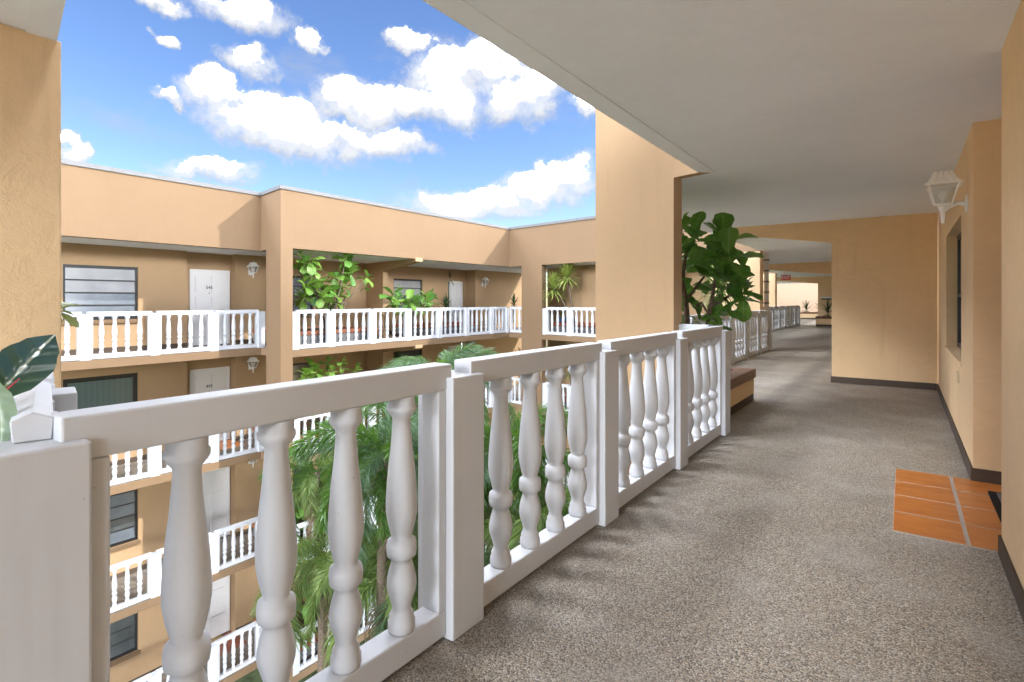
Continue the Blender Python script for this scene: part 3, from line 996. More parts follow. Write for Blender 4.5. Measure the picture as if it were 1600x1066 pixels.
def window_unit(u0, u1, z0, z1, kind, fr, y, parent):
    """frame + panes at local depth y (towards -y is outside)"""
    g = G()
    fw = 0.095 if kind == 'hung' else 0.055

    def bx(a, b, c, d, ya, yb):
        g.add([fr(a, ya, c), fr(b, ya, c), fr(b, ya, d), fr(a, ya, d), fr(a, yb, c), fr(b, yb, c), fr(b, yb, d), fr(a, yb, d)],
              [(0, 1, 2, 3), (7, 6, 5, 4), (0, 4, 5, 1), (1, 5, 6, 2), (2, 6, 7, 3), (3, 7, 4, 0)])
    bx(u0, u0 + fw, z0, z1, y, y + .06)
    bx(u1 - fw, u1, z0, z1, y, y + .06)
    bx(u0 + fw, u1 - fw, z0, z0 + fw, y, y + .06)
    bx(u0 + fw, u1 - fw, z1 - fw, z1, y, y + .06)
    n = 4 if kind != 'hung' else 2
    a, b = u0 + fw, u1 - fw
    zz = [z0 + fw + (z1 - z0 - 2 * fw) * i / n for i in range(n + 1)]
    if kind == 'hung':
        bx(a, b, zz[1] - .02, zz[1] + .02, y + .005, y + .055)
    else:
        for i in range(1, n):
            bx(a, b, zz[i] - .017, zz[i] + .017, y + .01, y + .055)
    w = g.build('window', BRONZE, parent, BO, fix=True)
    mats = {'pale': [LOUVB, LOUVB, LOUV, LOUV], 'hung': [GREENG, GREENG], 'blue': [LOUVB, LOUVD, LOUVB, LOUVB], 'dark': [LOUVD] * 4}[kind]
    for i in range(n):
        q = G()
        c, d = zz[i] + .018, zz[i + 1] - .018
        t_ = 0.0 if kind == 'hung' else 0.022   # awning panes lean outwards at the foot
        q.add([fr(a, y + .030 - t_, c), fr(b, y + .030 - t_, c), fr(b, y + .030, d), fr(a, y + .030, d), fr(a, y + .038 - t_, c), fr(b, y + .038 - t_, c), fr(b, y + .038, d), fr(a, y + .038, d)],
              [(0, 1, 2, 3), (7, 6, 5, 4), (0, 4, 5, 1), (1, 5, 6, 2), (2, 6, 7, 3), (3, 7, 4, 0)])
        q.build('pane', mats[i], w, BO, fix=True)
    s = G()
    s.add([fr(u0 - .04, y - .10, z0 - .09), fr(u1 + .04, y - .10, z0 - .09), fr(u1 + .04, y - .10, z0 - .012), fr(u0 - .04, y - .10, z0 - .012),
           fr(u0 - .04, y + .0, z0 - .09), fr(u1 + .04, y + .0, z0 - .09), fr(u1 + .04, y + .0, z0 - .002), fr(u0 - .04, y + .0, z0 - .002)],
          [(0, 1, 2, 3), (7, 6, 5, 4), (0, 4, 5, 1), (1, 5, 6, 2), (2, 6, 7, 3), (3, 7, 4, 0)])
    s.build('sill', TANF, w, BO, fix=True)
    # dark sheet standing in for the unlit room behind
    q = G()
    q.add([fr(u0, y + .075, z0), fr(u1, y + .075, z0), fr(u1, y + .075, z1), fr(u0, y + .075, z1)], [(0, 1, 2, 3)])
    q.build('dark_room_sheet', DARK, w, BO)
    return w


def door_unit(u0, u1, z, h, fr, y, parent, number=None, hand=-1):
    g = G()

    def bx(gg, a, b, c, d, ya, yb):
        gg.add([fr(a, ya, c), fr(b, ya, c), fr(b, ya, d), fr(a, ya, d), fr(a, yb, c), fr(b, yb, c), fr(b, yb, d), fr(a, yb, d)],
               [(0, 1, 2, 3), (7, 6, 5, 4), (0, 4, 5, 1), (1, 5, 6, 2), (2, 6, 7, 3), (3, 7, 4, 0)])
    bx(g, u0 + .06, u1 - .06, z + .01, z + h - .06, y + .02, y + .055)
    # raised panels, three rows of two
    W_ = u1 - u0 - .12
    rows = [(.10, .30), (.34, .66), (.72, .95)]
    for ra, rb in rows:
        for c0, c1 in ((.09, .46), (.54, .91)):
            bx(g, u0 + .06 + W_ * c0, u0 + .06 + W_ * c1, z + (h - .07) * ra, z + (h - .07) * rb, y - .006, y + .02)
    d = g.build('door', DOORW, parent, BO, fix=True)
    f = G()
    bx(f, u0, u0 + .06, z, z + h, y - .01, y + .05)
    bx(f, u1 - .06, u1, z, z + h, y - .01, y + .05)
    bx(f, u0 + .06, u1 - .06, z + h - .06, z + h, y - .01, y + .05)
    f.build('frame', DOORW, d, BO, fix=True)
    uk = u0 + .13 if hand < 0 else u1 - .13
    p = fr(uk, y - .03, z + 1.0)
    G().lathe([(0.012, -.02), (0.032, -.01), (0.034, .01), (0.012, .02)], 10, p).build('handle', BRASS, d, BO)
    s = G()
    bx(s, u0, u1, z + .0005, z + .02, y - .03, y + .0)
    s.build('threshold', BLACK, d, BO, fix=True)
    if number:
        me = text_mesh(number, 0.13, 0.004, BLACK)
        o = bpy.data.objects.new('number', me)
        col.objects.link(o)
        o.parent = d
        q = fr((u0 + u1) / 2 - .03, y - .012, z + 1.68)
        o.location = Vector(q) - BO
        o.rotation_euler = (R(90), 0, R(90))
        me2 = G().lathe([(0.014, 0), (0.012, .01)], 10).mesh('peephole', BRASS)
        o2 = bpy.data.objects.new('peephole', me2)
        col.objects.link(o2)
        o2.parent = d
        o2.location = Vector(fr((u0 + u1) / 2 - .03, y - .002, z + 1.52)) - BO
        o2.rotation_euler = (0, R(90), 0)
    return d


frX = lambda X0: (lambda u, y, z: (X0 - y, u, z))
XI = -16.15
fI = frX(XI)
kindsL = ['pale', 'hung', 'blue', 'dark']
for k, z in enumerate(FZ):
    top = z + (HC if k == 0 else 2.674)
    g = G()
    wl = (4.22, 5.78, z + 0.70, z + 2.30) if k == 1 else (4.22, 5.78, z + 0.82, z + 2.17)
    g.holed(fI, -12.0, 8.9, z + .0005, top - .001, 0, 0.2, [wl, (6.97, 8.31, z - 1, z + 5)])
    w1 = (9.7, 10.95, z + 0.82, z + 2.12)
    w2 = (14.50, 16.07, z + 0.82, z + 2.17)
    g.holed(fI, 8.9, 13.1, z + .0005, top - .001, 0, 0.2, [w1])
    g.holed(fI, 13.1, 18.85, z + .0005, top - .001, 0, 0.2, [w2, (17.62, 18.68, z - 1, z + 2.17)])
    # recess of the first door
    g.box(-16.66, -16.45, 6.8, 8.5, z + .0005, top - .001)
    g.box(-16.45, -16.3505, 6.8, 6.9695, z + .0005, top - .001)
    g.box(-16.45, -16.3505, 8.3105, 8.5, z + .0005, top - .001)
    # partitions and the wall behind them
    g.prism([(-15.03, 13.0), (-15.03, 13.23), (-16.149, 13.41), (-16.149, 13.18)], z + .0005, top - .001)
    g.prism([(-15.50, 18.72), (-15.50, 18.98), (-16.149, 19.05), (-16.149, 18.80)], z + .0005, top - .001)
    g.box(-15.75, -15.62, 18.99, 22.5, z + .0005, top - .001)
    # end wing, inner walls
    g.holed(frB, 0.3, BL, z + .0005, top - .001, 2.0, 2.2, [])
    g.prism([PB(1.9, 1.35), PB(3.4, 1.35), PB(3.4, 1.999), PB(1.9, 1.999)], z + .0005, top - .001)
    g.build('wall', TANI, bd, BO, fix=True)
    g = G()
    g.box(XI + .0005, XI + .012, -12.0, 6.96, z + .001, z + .13)
    g.box(XI + .0005, XI + .012, 8.32, 13.1, z + .001, z + .13)
    g.box(XI + .0005, XI + .012, 13.45, 17.6, z + .001, z + .13)
    g.build('baseboard', BASEB, bd, BO)
    # tapered beam to the facade
    g = G()
    zf, zi = z + 2.60, z + 2.34
    a0, a1, b0, b1 = (XR - .02, 12.66), (XR - .02, 12.96), (-15.03, 13.0), (-15.03, 13.23)
    tp = top - .002
    g.add([(*a0, zf), (*a1, zf), (*b1, zi), (*b0, zi), (*a0, tp), (*a1, tp), (*b1, tp), (*b0, tp)],
          [(3, 2, 1, 0), (0, 1, 5, 4), (1, 2, 6, 5), (2, 3, 7, 6), (3, 0, 4, 7)])
    g.box(XR - .2, XR + .004, 12.655, 12.965, z + 2.60, tp + .04)
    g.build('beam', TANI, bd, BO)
    window_unit(*wl, kindsL[k], fI, 0.05, bd)
    window_unit(*w1, 'blue' if k == 0 else 'dark', fI, 0.05, bd)
    window_unit(*w2, 'pale' if k == 0 else 'dark', fI, 0.05, bd)
    door_unit(7.15, 8.28, z, 2.20, frX(-16.45), -0.03, bd, {0: '545', 1: '445'}.get(k))
    door_unit(17.82, 18.66, z, 2.15, fI, 0.06, bd, None, 1)
    # dark colour standing in for the shade in the gap beside the second door
    G().box(-16.34, -16.25, 17.64, 17.80, z + .001, z + 2.15).build('dark_gap_fill', LOUVD, bd, BO)
    # lanterns of the left bay
    nm = ['top floor', 'third floor', 'second floor', 'first floor'][k]
    if k < 3:
        l2 = copy_tree(lan)
        l2.scale = (1, 1, 1)
        l2.location = (XI, 8.76, z + 2.15)
        l2.rotation_euler = (0, 0, R(90))
        l2['label'] = 'small white lantern beside the %s door of the far left facade' % ['white top floor', 'next lower', 'third level down'][k]
    if k == 0:
        l2 = copy_tree(lan)
        l2.scale = (1, 1, 1)
        l2.location = (-15.62, 19.35, z + 2.05)
        l2.rotation_euler = (0, 0, R(90))
        l2['label'] = 'small lantern in the shaded far corner of the top floor'

floors = ['top floor', 'floor below the top', 'third level down', 'lowest visible level']
for k, z in enumerate(FZ):
    balustrade('white balustrade on the %s of the far left bay' % floors[k], (XL - .02, 0, z), R90, [1.33, 2.70, 4.07, 5.43, 6.80, 8.13 - PTH + .12], [4, 4, 4, 4, 4], ends=(True, True))
    balustrade('long white balustrade on the %s of the main far facade' % floors[k], (XR - .02, 0, z), R90, [8.23, 9.36, 10.83, 12.30, 13.76, 15.22, 16.71, 17.74], [3, 4, 4, 4, 4, 4, 3])
    rb = math.atan2(dB.y, dB.x)
    balustrade('short white corner railing on the %s, left of the pillar' % floors[k], (*PB(0.0, .02), z), rb, [0.0, 0.70], [2], ends=(False, False))
    balustrade('white balustrade on the %s, right of the corner pillar' % floors[k], (*PB(0.0, .02), z), rb, [1.78, 2.99, 4.3, 5.6, 6.29], [3, 4, 4, 1], ends=(True, False))


# ==================================================================== FARTHER ALONG THE WALKWAY
fp = thing('pillar', 'tan pillar farther along the walkway, behind the pale yucca', 'pillar', (-3.6, 15.3, 0))
L0 = fp.location
G().prism([(-3.00, 15.06), (-4.3, 15.28), (-4.26, 15.56), (-2.97, 15.34)], 0, CZ - .001).build('shaft', TAN, fp, L0)
G().prism([(-2.955, 15.045), (-4.8, 15.36), (-4.78, 15.5), (-2.935, 15.2)], CZ - .0005, 4.2).build('parapet_wall', TANF, fp, L0)
fp = thing('pillar', 'small distant tan pillar by the farthest balustrade', 'pillar', (-5.4, 27.9, 0))
L0 = fp.location
G().prism([(-4.86, 27.72), (-6.1, 27.93), (-6.06, 28.2), (-4.83, 28.0)], 0, CZ - .001).build('shaft', TAN, fp, L0)
G().prism([(-4.80, 27.70), (-6.6, 28.0), (-6.58, 28.14), (-4.78, 27.84)], CZ - .0005, 4.2).build('parapet_wall', TANF, fp, L0)
# white strip painting in the sunlit pillar end, dark bands for leaf shadows
ds = thing('sunlit_end_strip', 'white banded strip painted as sunlight on the second tan pillar end', 'sunlit_end_strip', (-3.0, 15.95, 0))
L0 = ds.location
G().box(-3.06, -2.96, 15.9, 16.0, 0, CZ - .002).build('lit_strip', DRIFT, ds, L0)
for q in range(8):
    z = 0.35 + q * 0.29
    G().box(-3.075, -2.945, 15.885, 16.015, z, z + .035).build('band', COPING, ds, L0)  # dark bands stand for leaf shadows on the sunlit pillar end
# beams across the distant walkway
bm_ = thing('ceiling_beam', 'tan tapered beam crossing the distant walkway ceiling', 'beam', (-2.5, 20.4, CZ))
L0 = bm_.location
g = G()
g.add([(-0.931, 20.3, 2.05), (-0.931, 20.5, 2.05), (-0.931, 20.5, CZ), (-0.931, 20.3, CZ), (-4.5, 20.9, 2.46), (-4.5, 21.1, 2.46), (-4.5, 21.1, CZ), (-4.5, 20.9, CZ)],
      [(0, 1, 5, 4), (0, 4, 7, 3), (1, 2, 6, 5), (0, 3, 2, 1), (4, 5, 6, 7)])
g.build('beam', TAN, bm_, L0)
# wall with an opening at the far end
dw = thing('end_wall', 'distant tan wall with a wide opening at the end of the walkway', 'wall', (-4.5, 33.0, 0))
L0 = dw.location
g = G()
g.box(-3.705, -0.931, 33.0, 33.6, 0, CZ)
g.add([(-3.705, 33.0, 2.22), (-3.705, 33.3, 2.22), (-3.705, 33.3, CZ), (-3.705, 33.0, CZ), (-6.3, 33.0, 2.45), (-6.3, 33.3, 2.45), (-6.3, 33.3, CZ), (-6.3, 33.0, CZ)],
      [(0, 1, 5, 4), (0, 4, 7, 3), (1, 2, 6, 5), (0, 3, 2, 1), (4, 5, 6, 7)])
g.build('wall', TAN, dw, L0)
G().box(-6.6, -6.3, 33.0, 33.3, 0, CZ).build('pier', TAN, dw, L0)
dw = thing('end_wall', 'far sunlit cream wall seen through the last opening', 'wall', (-6.8, 50.0, 0))
L0 = dw.location
G().box(-12, 1.0, 52.0, 52.3, -3, 6).build('wall', CREAM, dw, L0)
ex = thing('exit_sign', 'red exit sign hanging from the distant walkway ceiling', 'sign', (-4.25, 26.7, 2.35))
L0 = ex.location
G().box(-4.44, -4.06, 26.7, 26.76, 2.22, 2.44).build('panel', RED, ex, L0)
G().box(-4.27, -4.23, 26.72, 26.74, 2.44, CZ).build('stem', LAMPW, ex, L0)
o = inst('lettering', text_mesh('EXIT', 0.17, 0.004, LAMPW), ex, (0, -0.006, -0.02), (R(90), 0, 0))
sh = thing('wall_shelf', 'dark edged white shelf on the distant wall above a planter', 'shelf', (-3.3, 32.9, 1.4))
G().box(-3.55, -2.95, 32.7, 32.999, 1.42, 1.50).build('board', LAMPW, sh, sh.location)
G().box(-3.52, -2.98, 32.75, 32.999, 1.36, 1.419).build('bracket', BLACK, sh, sh.location)


def planter(label, x0, x1, y0, y1, h, cap=CAPB, toe=0.10, body=TAN):
    t = thing('planter', label, 'planter', ((x0 + x1) / 2, (y0 + y1) / 2, 0), 0, 'built-in planters')
    L0 = t.location
    G().box(x0, x1, y0, y1, toe, h - .115).build('box', body, t, L0)
    G().box(x0 + .004, x1 - .004, y0 + .004, y1 - .004, 0.0, toe - .0005).build('baseboard', BASEB, t, L0)
    g = G()
    w = 0.2
    z0, z1 = h - .114, h
    e = .02
    g.box(x0 - e, x1 + e, y0 - e, y0 + w, z0, z1)
    g.box(x0 - e, x1 + e, y1 - w, y1 + e, z0, z1)
    g.box(x0 - e, x0 + w, y0 + w, y1 - w, z0, z1)
    g.box(x1 - w, x1 + e, y0 + w, y1 - w, z0, z1)
    g.build('cap', cap, t, L0, bevel=0.012)
    G().box(x0 + w, x1 - w, y0 + w, y1 - w, z0, h - .04).build('soil', SOIL, t, L0)
    return t


planter('tan planter with a brown cap holding the large fig tree by the walkway', -2.68, -1.58, 5.98, 7.58, 0.415)
planter('distant low planter with a brown cap below the bright opening', -6.6, -4.2, 43.0, 44.0, 0.5)
planter('distant planter with a brown cap against the right wall', -3.62, -1.2, 31.4, 32.9, 0.5)
far_pl = [('terracotta capped planter with the bushy fig on the far top floor', -15.6, -13.35, 8.55, 11.3, 0.0),
          ('terracotta capped planter with low fig leaves under the far top floor window', -15.2, -13.5, 13.7, 16.4, 0.0),
          ('terracotta capped planter with a fig on the floor below the top', -15.6, -13.35, 8.55, 11.3, FZ[1]),
          ('terracotta capped planter with dark leaves on the floor below the top', -15.2, -13.5, 13.7, 16.4, FZ[1]),
          ('terracotta capped planter with a fig on the third level down', -15.6, -13.35, 8.55, 11.3, FZ[2]),
          ('terracotta capped planter with a fig on the lowest level in view', -15.6, -13.35, 8.55, 11.3, FZ[3])]
for lb, x0, x1, y0, y1, z in far_pl:
    p = planter(lb, x0, x1, y0, y1, 0.46, CAPO, 0.10, COPING)
    p.location.z = z
for k in (0, 1):
    t = planter('terracotta capped planter below the tall yucca of the end wing' if k == 0 else 'terracotta capped planter of the end wing on the floor below the top', 0, 2.9, 0, 1.0, 0.46, CAPO, 0.10, COPING)
    t.location = (*PB(3.4, 0.85), FZ[k])
    t.rotation_euler = (0, 0, math.atan2(dB.y, dB.x))


# ==================================================================== PLANTS
def leaf_mesh(name, m, L, prof, fold=0.12, droop=0.25, wav=0.0, nx=9, ny=2, seed=0):
    """leaf along +X from origin, width profile prof(t), slight V fold, drooping tip"""
    rnd = random.Random(seed)
    ph = rnd.uniform(0, 6)
    v = []
    for i in range(nx + 1):
        t = i / nx
        w = prof(t) * L
        for j in range(-ny, ny + 1):
            s = j / ny
            x = t * L
            y = s * w
            z = abs(s) * w * fold - droop * L * t * t + wav * L * math.sin(t * 15 + ph + (1.5 if s > 0 else 0)) * abs(s)
            v.append((x, y, z))
    n = 2 * ny + 1
    f = []
    for i in range(nx):
        for j in range(n - 1):
            f.append((i * n + j, (i + 1) * n + j, (i + 1) * n + j + 1, i * n + j + 1))
    return G().add(v, f, True).mesh(name, m)


def pl(pts):
    def f(t):
        for (a, x), (b, y) in zip(pts[:-1], pts[1:]):
            if t <= b:
                q = (t - a) / (b - a)
                q = q * q * (3 - 2 * q)
                return x + (y - x) * q
        return pts[-1][1]
    return f


figprof = pl([(0, .012), (.06, .04), (.25, .21), (.42, .25), (.70, .355), (.88, .30), (.97, .14), (1, .05)])
FIGS = [leaf_mesh('leaf', FIG, 0.34, figprof, f_, d_, w_, seed=i) for i, (f_, d_, w_) in enumerate([(.25, .15, .03), (.35, .3, .025), (.15, .42, .03), (.4, .05, .02)])]
FIGLS = [leaf_mesh('leaf', FIGL, 0.34, figprof, f_, d_, w_, seed=i + 9) for i, (f_, d_, w_) in enumerate([(.25, .15, .03), (.35, .3, .025), (.15, .42, .03)])]


def orient(dirv, roll):
    d = Vector(dirv).normalized()
    zz = Vector((0, 0, 1))
    y = zz.cross(d)
    if y.length < 1e-3:
        y = Vector((0, 1, 0))
    y.normalize()
    z = d.cross(y)
    m = Matrix((d, y, z)).transposed()
    return (m @ Matrix.Rotation(roll, 3, 'X')).to_euler()


def fig(label, base, trunks, clusters, meshes, name='fig_tree', cat='fig tree', rng=None, size=1.0, group=None):
    """trunks: list of (points, r0, r1) in world; clusters: (pos, axis, n, scale)"""
    rng = rng or random.Random(3)
    t = thing(name, label, cat, base, 0, group)
    B = Vector(base)
    for pts, r0, r1 in trunks:
        n = len(pts)
        G().tube([Vector(p) - B for p in pts], [r0 + (r1 - r0) * i / (n - 1) for i in range(n)], 8).build('trunk' if r0 > .02 else 'branch', BARK, t)
    for pos, axis, n, s in clusters:
        ax = Vector(axis).normalized()
        a = ax.orthogonal().normalized()
        b = ax.cross(a)
        for i in range(n):
            an = i * 2.399 + rng.uniform(-.3, .3)
            q = i / max(1, n - 1)
            pitch = R(75) - R(115) * q + rng.uniform(-.2, .2)      # inner ones upright, outer ones hang
            d = ax * math.sin(pitch) + (a * math.cos(an) + b * math.sin(an)) * math.cos(pitch)
            p = Vector(pos) - B - ax * (0.16 * q * s)
            inst('leaf', rng.choice(meshes), t, p, orient(d, rng.uniform(-.5, .5)), s * size * rng.uniform(.72, 1.08))
    return t


def unproj(x, y, X=None, Y=None, depth=None):
    """photo direction -> world point; only used to read positions off the photograph"""
    F = Vector((-math.sin(TH), math.cos(TH), 0))
    Rt = Vector((math.cos(TH), math.sin(TH), 0))
    d = F + Rt * ((x - 800) / 849) + Vector((0, 0, (470 - y) / 849))
    if depth is not None:
        k = depth
    elif X is not None:
        k = X / d.x
    else:
        k = Y / d.y
    return Vector((0, 0, CAMZ)) + d * k


# the fig tree in the near planter
rg = random.Random(11)
base = Vector((-2.1, 6.8, 0.375))
cl = []
for (x, y, dp, n, s) in [(1066, 352, 6.75, 8, .72), (1086, 368, 6.3, 9, .80), (1076, 392, 6.55, 8, .75), (1064, 425, 6.7, 7, .75), (1128, 370, 6.55, 9, .95), (1136, 392, 6.3, 8, .95), (1118, 395, 6.75, 7, .85),
                         (1124, 432, 6.2, 8, .85), (1110, 455, 6.6, 6, .75), (1158, 448, 6.3, 8, .82), (1146, 458, 6.6, 6, .78), (1163, 464, 6.55, 5, .72), (1142, 478, 6.3, 5, .72), (1068, 456, 6.6, 7, .7),
                         (1064, 482, 6.7, 6, .6), (1118, 502, 6.4, 7, .55), (1098, 500, 6.5, 7, .55), (1128, 510, 6.2, 5, .5), (1058, 400, 7.0, 8, .8), (1050, 445, 7.0, 7, .7), (1100, 425, 6.9, 5, .7)]:
    cl.append((unproj(x, y, depth=dp), (rg.uniform(-.5, .5), rg.uniform(-.7, .1), rg.uniform(.35, 1)), n, s))
U = lambda x, y, d: unproj(x, y, depth=d)
tr = [([base + Vector((0, -.2, 0)), U(1074, 505, 6.5), U(1072, 470, 6.5), U(1066, 440, 6.5), U(1072, 395, 6.5), U(1084, 370, 6.4)], .038, .014),
      ([base + Vector((.1, .0, 0)), U(1107, 500, 6.45), U(1113, 465, 6.4), U(1117, 438, 6.3), U(1128, 395, 6.35)], .034, .012),
      ([U(1072, 470, 6.5), U(1088, 448, 6.5), U(1102, 430, 6.6)], .02, .012),
      ([U(1111, 478, 6.4), U(1128, 470, 6.4), U(1140, 462, 6.4), U(1160, 452, 6.4)], .02, .011),
      ([base + Vector((-.2, -.3, 0)), U(1060, 490, 6.7), U(1052, 450, 6.8), U(1058, 400, 6.9), U(1066, 355, 6.8)], .03, .012),
      ([U(1088, 478, 6.5), U(1096, 473, 6.5), U(1103, 485, 6.4), U(1112, 498, 6.4)], .016, .01)]
fig('large fiddle leaf fig tree in the planter beside the wide pillar', base, tr, cl, FIGS, rng=rg, size=1.04, group='fig trees in the planters')

# figs of the building across the courtyard
rg = random.Random(5)


def farfig(label, spots, basepx, X, z, meshes, size=0.75, extra_tr=()):
    b = unproj(basepx[0], basepx[1], X=X)
    b.z = z + 0.42
    cl = []
    for (x, y, n, s) in spots:
        cl.append((unproj(x, y, X=X + rg.uniform(-.35, .3)), (rg.uniform(.1, .9), rg.uniform(-.5, .5), rg.uniform(.3, 1)), n, s))
    tr = []
    for i, c in enumerate(cl):
        if i % 2 == 0 or i < 3:
            p = c[0]
            m1 = b.lerp(p, .5) + Vector((rg.uniform(-.1, .1), rg.uniform(-.12, .12), .12))
            tr.append(([b + Vector((rg.uniform(-.1, .1), rg.uniform(-.15, .15), 0)), m1, p], .03, .012))
    return fig(label, b, tr, cl, meshes, rng=rg, size=size, group='fig trees in the planters')


farfig('bushy light green fig tree spilling over the far top floor balustrade',
       [(470, 396, 6, .7), (476, 412, 8, .8), (486, 408, 8, .8), (492, 420, 8, .8), (468, 425, 6, .8), (482, 446, 9, .9), (492, 455, 9, .95), (478, 458, 8, .9), (500, 448, 8, .9), (514, 440, 8, .85),
        (540, 402, 8, .8), (546, 412, 8, .85), (536, 424, 9, .85), (548, 425, 7, .8), (528, 432, 7, .8), (520, 455, 8, .85), (530, 462, 9, .9), (515, 470, 8, .8), (505, 462, 7, .85), (540, 445, 7, .8), (574, 434, 7, .65), (572, 446, 5, .55), (556, 437, 2, .5),
        (472, 466, 6, .8), (525, 474, 6, .8)], (508, 500), -13.55, 0, FIGLS + FIGS[:1], 1.3)
farfig('low green fig between the far top floor beam and its dark door',
       [(616, 458, 8, .95), (622, 468, 7, .9), (612, 472, 6, .8), (640, 470, 8, .95), (648, 474, 7, .9), (634, 477, 6, .8), (666, 465, 8, .95), (672, 472, 7, .9), (660, 475, 6, .8)], (645, 495), -13.5, 0, FIGLS + FIGS, 1.3)
farfig('fig tree on the floor below the top, behind the foreground top rail',
       [(485, 572, 7, .8), (492, 580, 8, .8), (478, 585, 7, .8), (500, 585, 7, .8), (513, 566, 6, .6), (535, 565, 6, .6), (537, 575, 5, .6), (558, 578, 6, .6), (520, 580, 6, .7), (480, 600, 6, .8), (500, 620, 7, .8), (488, 640, 6, .8)], (500, 650), -13.5, FZ[1], FIGLS, 1.25)
farfig('deep green fig on the third level down beside the palm fronds',
       [(478, 750, 8, .9), (490, 762, 8, .95), (500, 748, 8, .95), (505, 775, 8, .95), (484, 778, 7, .9), (510, 760, 7, .9), (470, 790, 6, .8), (520, 780, 6, .9), (478, 815, 5, .8), (490, 822, 5, .8)], (500, 830), -13.6, FZ[2], FIGS, 1.35)
farfig('deep green fig on the lowest level in view behind the hanging frond',
       [(486, 920, 8, .95), (496, 935, 8, 1.0), (508, 925, 7, .95), (484, 945, 6, .9), (515, 945, 6, .9), (578, 915, 7, .9), (585, 930, 6, .9), (520, 960, 6, .9), (600, 940, 7, .9)], (500, 985), -13.5, FZ[3], FIGS + FIGLS[:1], 1.35)


def blade_head(n, L, w, droop, rng, up=(-0.35, 1.0)):
    """rosette of strap leaves as one crown"""
    g = G()
    for i in range(n):
        an = i * 2.399 + rng.uniform(-.2, .2)
        q = i / n
        pit = R(88) - (R(88) - R(-35)) * q + rng.uniform(-.15, .15)
        ll = L * rng.uniform(.75, 1.1)
        hx, hy = math.cos(an), math.sin(an)
        sx, sy = -hy, hx
        prev = None
        p = Vector((0, 0, -0.18 * q))
        v = []
        steps = 5
        for k in range(steps + 1):
            t = k / steps
            ww = w * (1 - t) ** .6 * (.6 + 1.2 * t if t < .3 else 1)
            v.append(p + Vector((sx, sy, 0)) * ww)
            v.append(p - Vector((sx, sy, 0)) * ww)
            pp = pit - droop * t * t
            p = p + Vector((hx * math.cos(pp), hy * math.cos(pp), math.sin(pp))) * (ll / steps)
        g.add(v, [(2 * k, 2 * k + 1, 2 * k + 3, 2 * k + 2) for k in range(steps)], True)
    return g


def yucca(label, base, heads, m, trunk_r=.035, name='yucca', cat='yucca', n=70, L=.62, w=.02, droop=1.1, seed=1, pot=None):
    rng = random.Random(seed)
    t = thing(name, label, cat, base)
    B = Vector(base)
    for h in heads:
        h = Vector(h) - B
        mid = h * .5 + Vector((rng.uniform(-.06, .06), rng.uniform(-.06, .06), 0))
        G().tube([Vector((0, 0, 0)), mid, h], [trunk_r, trunk_r * .8, trunk_r * .7], 8).build('trunk', BARK, t)
        o = blade_head(n, L, w, droop, rng).build('leaf_crown', m, t)
        o.location = h
    return t


b0 = Vector((*PB(2.95, .55), .42))
yucca('tall yellow green yucca standing in the end wing opening', b0, [(*PB(2.72, .38), 2.30), (*PB(2.0, .45), 1.86)], YUC, n=190, L=.70, w=.034, droop=.8)
pb = Vector((-3.35, 13.0, -2.4))
yucca('pale yucca rising in front of the second pillar', pb, [(-3.45, 13.1, 1.95), (-3.40, 12.7, 1.7)], PALML, n=120, L=.75, w=.026, seed=4)
for i, (x, y, X, lb) in enumerate([(697, 474, -13.8, 'dark spiky dracaena by the far top floor door'), (803, 470, -13.6, 'dark spiky dracaena in the far corner of the top floor')]):
    h = unproj(x, y + 3, X=X)
    yucca(lb, (h.x, h.y, 0.35), [h], DRAC, n=34, L=.5, w=.04, droop=.7, seed=20 + i, name='dracaena', cat='dracaena')
h = unproj(703, 432, X=-15.9)
t = thing('hanging_plant', 'dark hanging plant above the far top floor door', 'hanging plant', h)
blade_head(22, .38, .02, 1.6, random.Random(8)).build('leaf_crown', DRAC, t)
G().tube([(0, 0, 0), (0, 0, 2.66 - h.z)], .006, 5).build('cord', BLACK, t)
for i, (x, y, X, z, lb) in enumerate([(622, 565, -14.2, FZ[1], 'dark blue green dracaena on the floor below the top'), (812, 560, -13.5, FZ[1], 'dark dracaena in the far corner, floor below the top')]):
    h = unproj(x, y, X=X)
    yucca(lb, (h.x, h.y, z + .4), [h], DRAC, n=40, L=.6, w=.024, droop=.9, seed=40 + i, name='dracaena', cat='dracaena')
for i, (u, z, lb) in enumerate([(2.3, FZ[1], 'green dracaena behind the end wing railing, floor below the top'), (3.3, FZ[1], 'drooping dracaena in the end wing opening, floor below the top')]):
    yucca(lb, (*PB(u + .1, 1.1), z + .42), [(*PB(u, 1.0), z + 1.55)], DRAC if i else PALM, n=60, L=.7, w=.02, droop=1.4, seed=60 + i, name='dracaena', cat='dracaena')
# blue pot and bits on the end wing planter
pt = thing('flower_pot', 'dark blue glazed pot behind the end wing railing', 'pot', (*PB(2.35, .55), 0.0))
G().lathe([(.11, 0), (.16, .1), (.18, .4), (.2, .62), (.19, .66), (.16, .62)], 16).build('pot', POTB, pt)
o = blade_head(24, .35, .02, 1.0, random.Random(71)).build('leaf_crown', PALM, pt)
o.location = (0, 0, .68)
# distant planters
for i, (x, y, z, n, lb) in enumerate([(-4.75, 43.4, .95, 50, 'dark bush in the distant planter below the opening'), (-5.6, 43.5, .8, 40, 'second dark bush, left in the distant planter'), (-3.15, 32.0, .9, 34, 'dark agave in the distant right planter')]):
    t = thing('shrub' if i < 2 else 'agave', lb, 'shrub' if i < 2 else 'agave', (x, y, .46))
    o = blade_head(n, .75, .035, 1.0, random.Random(80 + i)).build('leaf_crown', DRAC, t)
    o.location = (0, 0, .3)

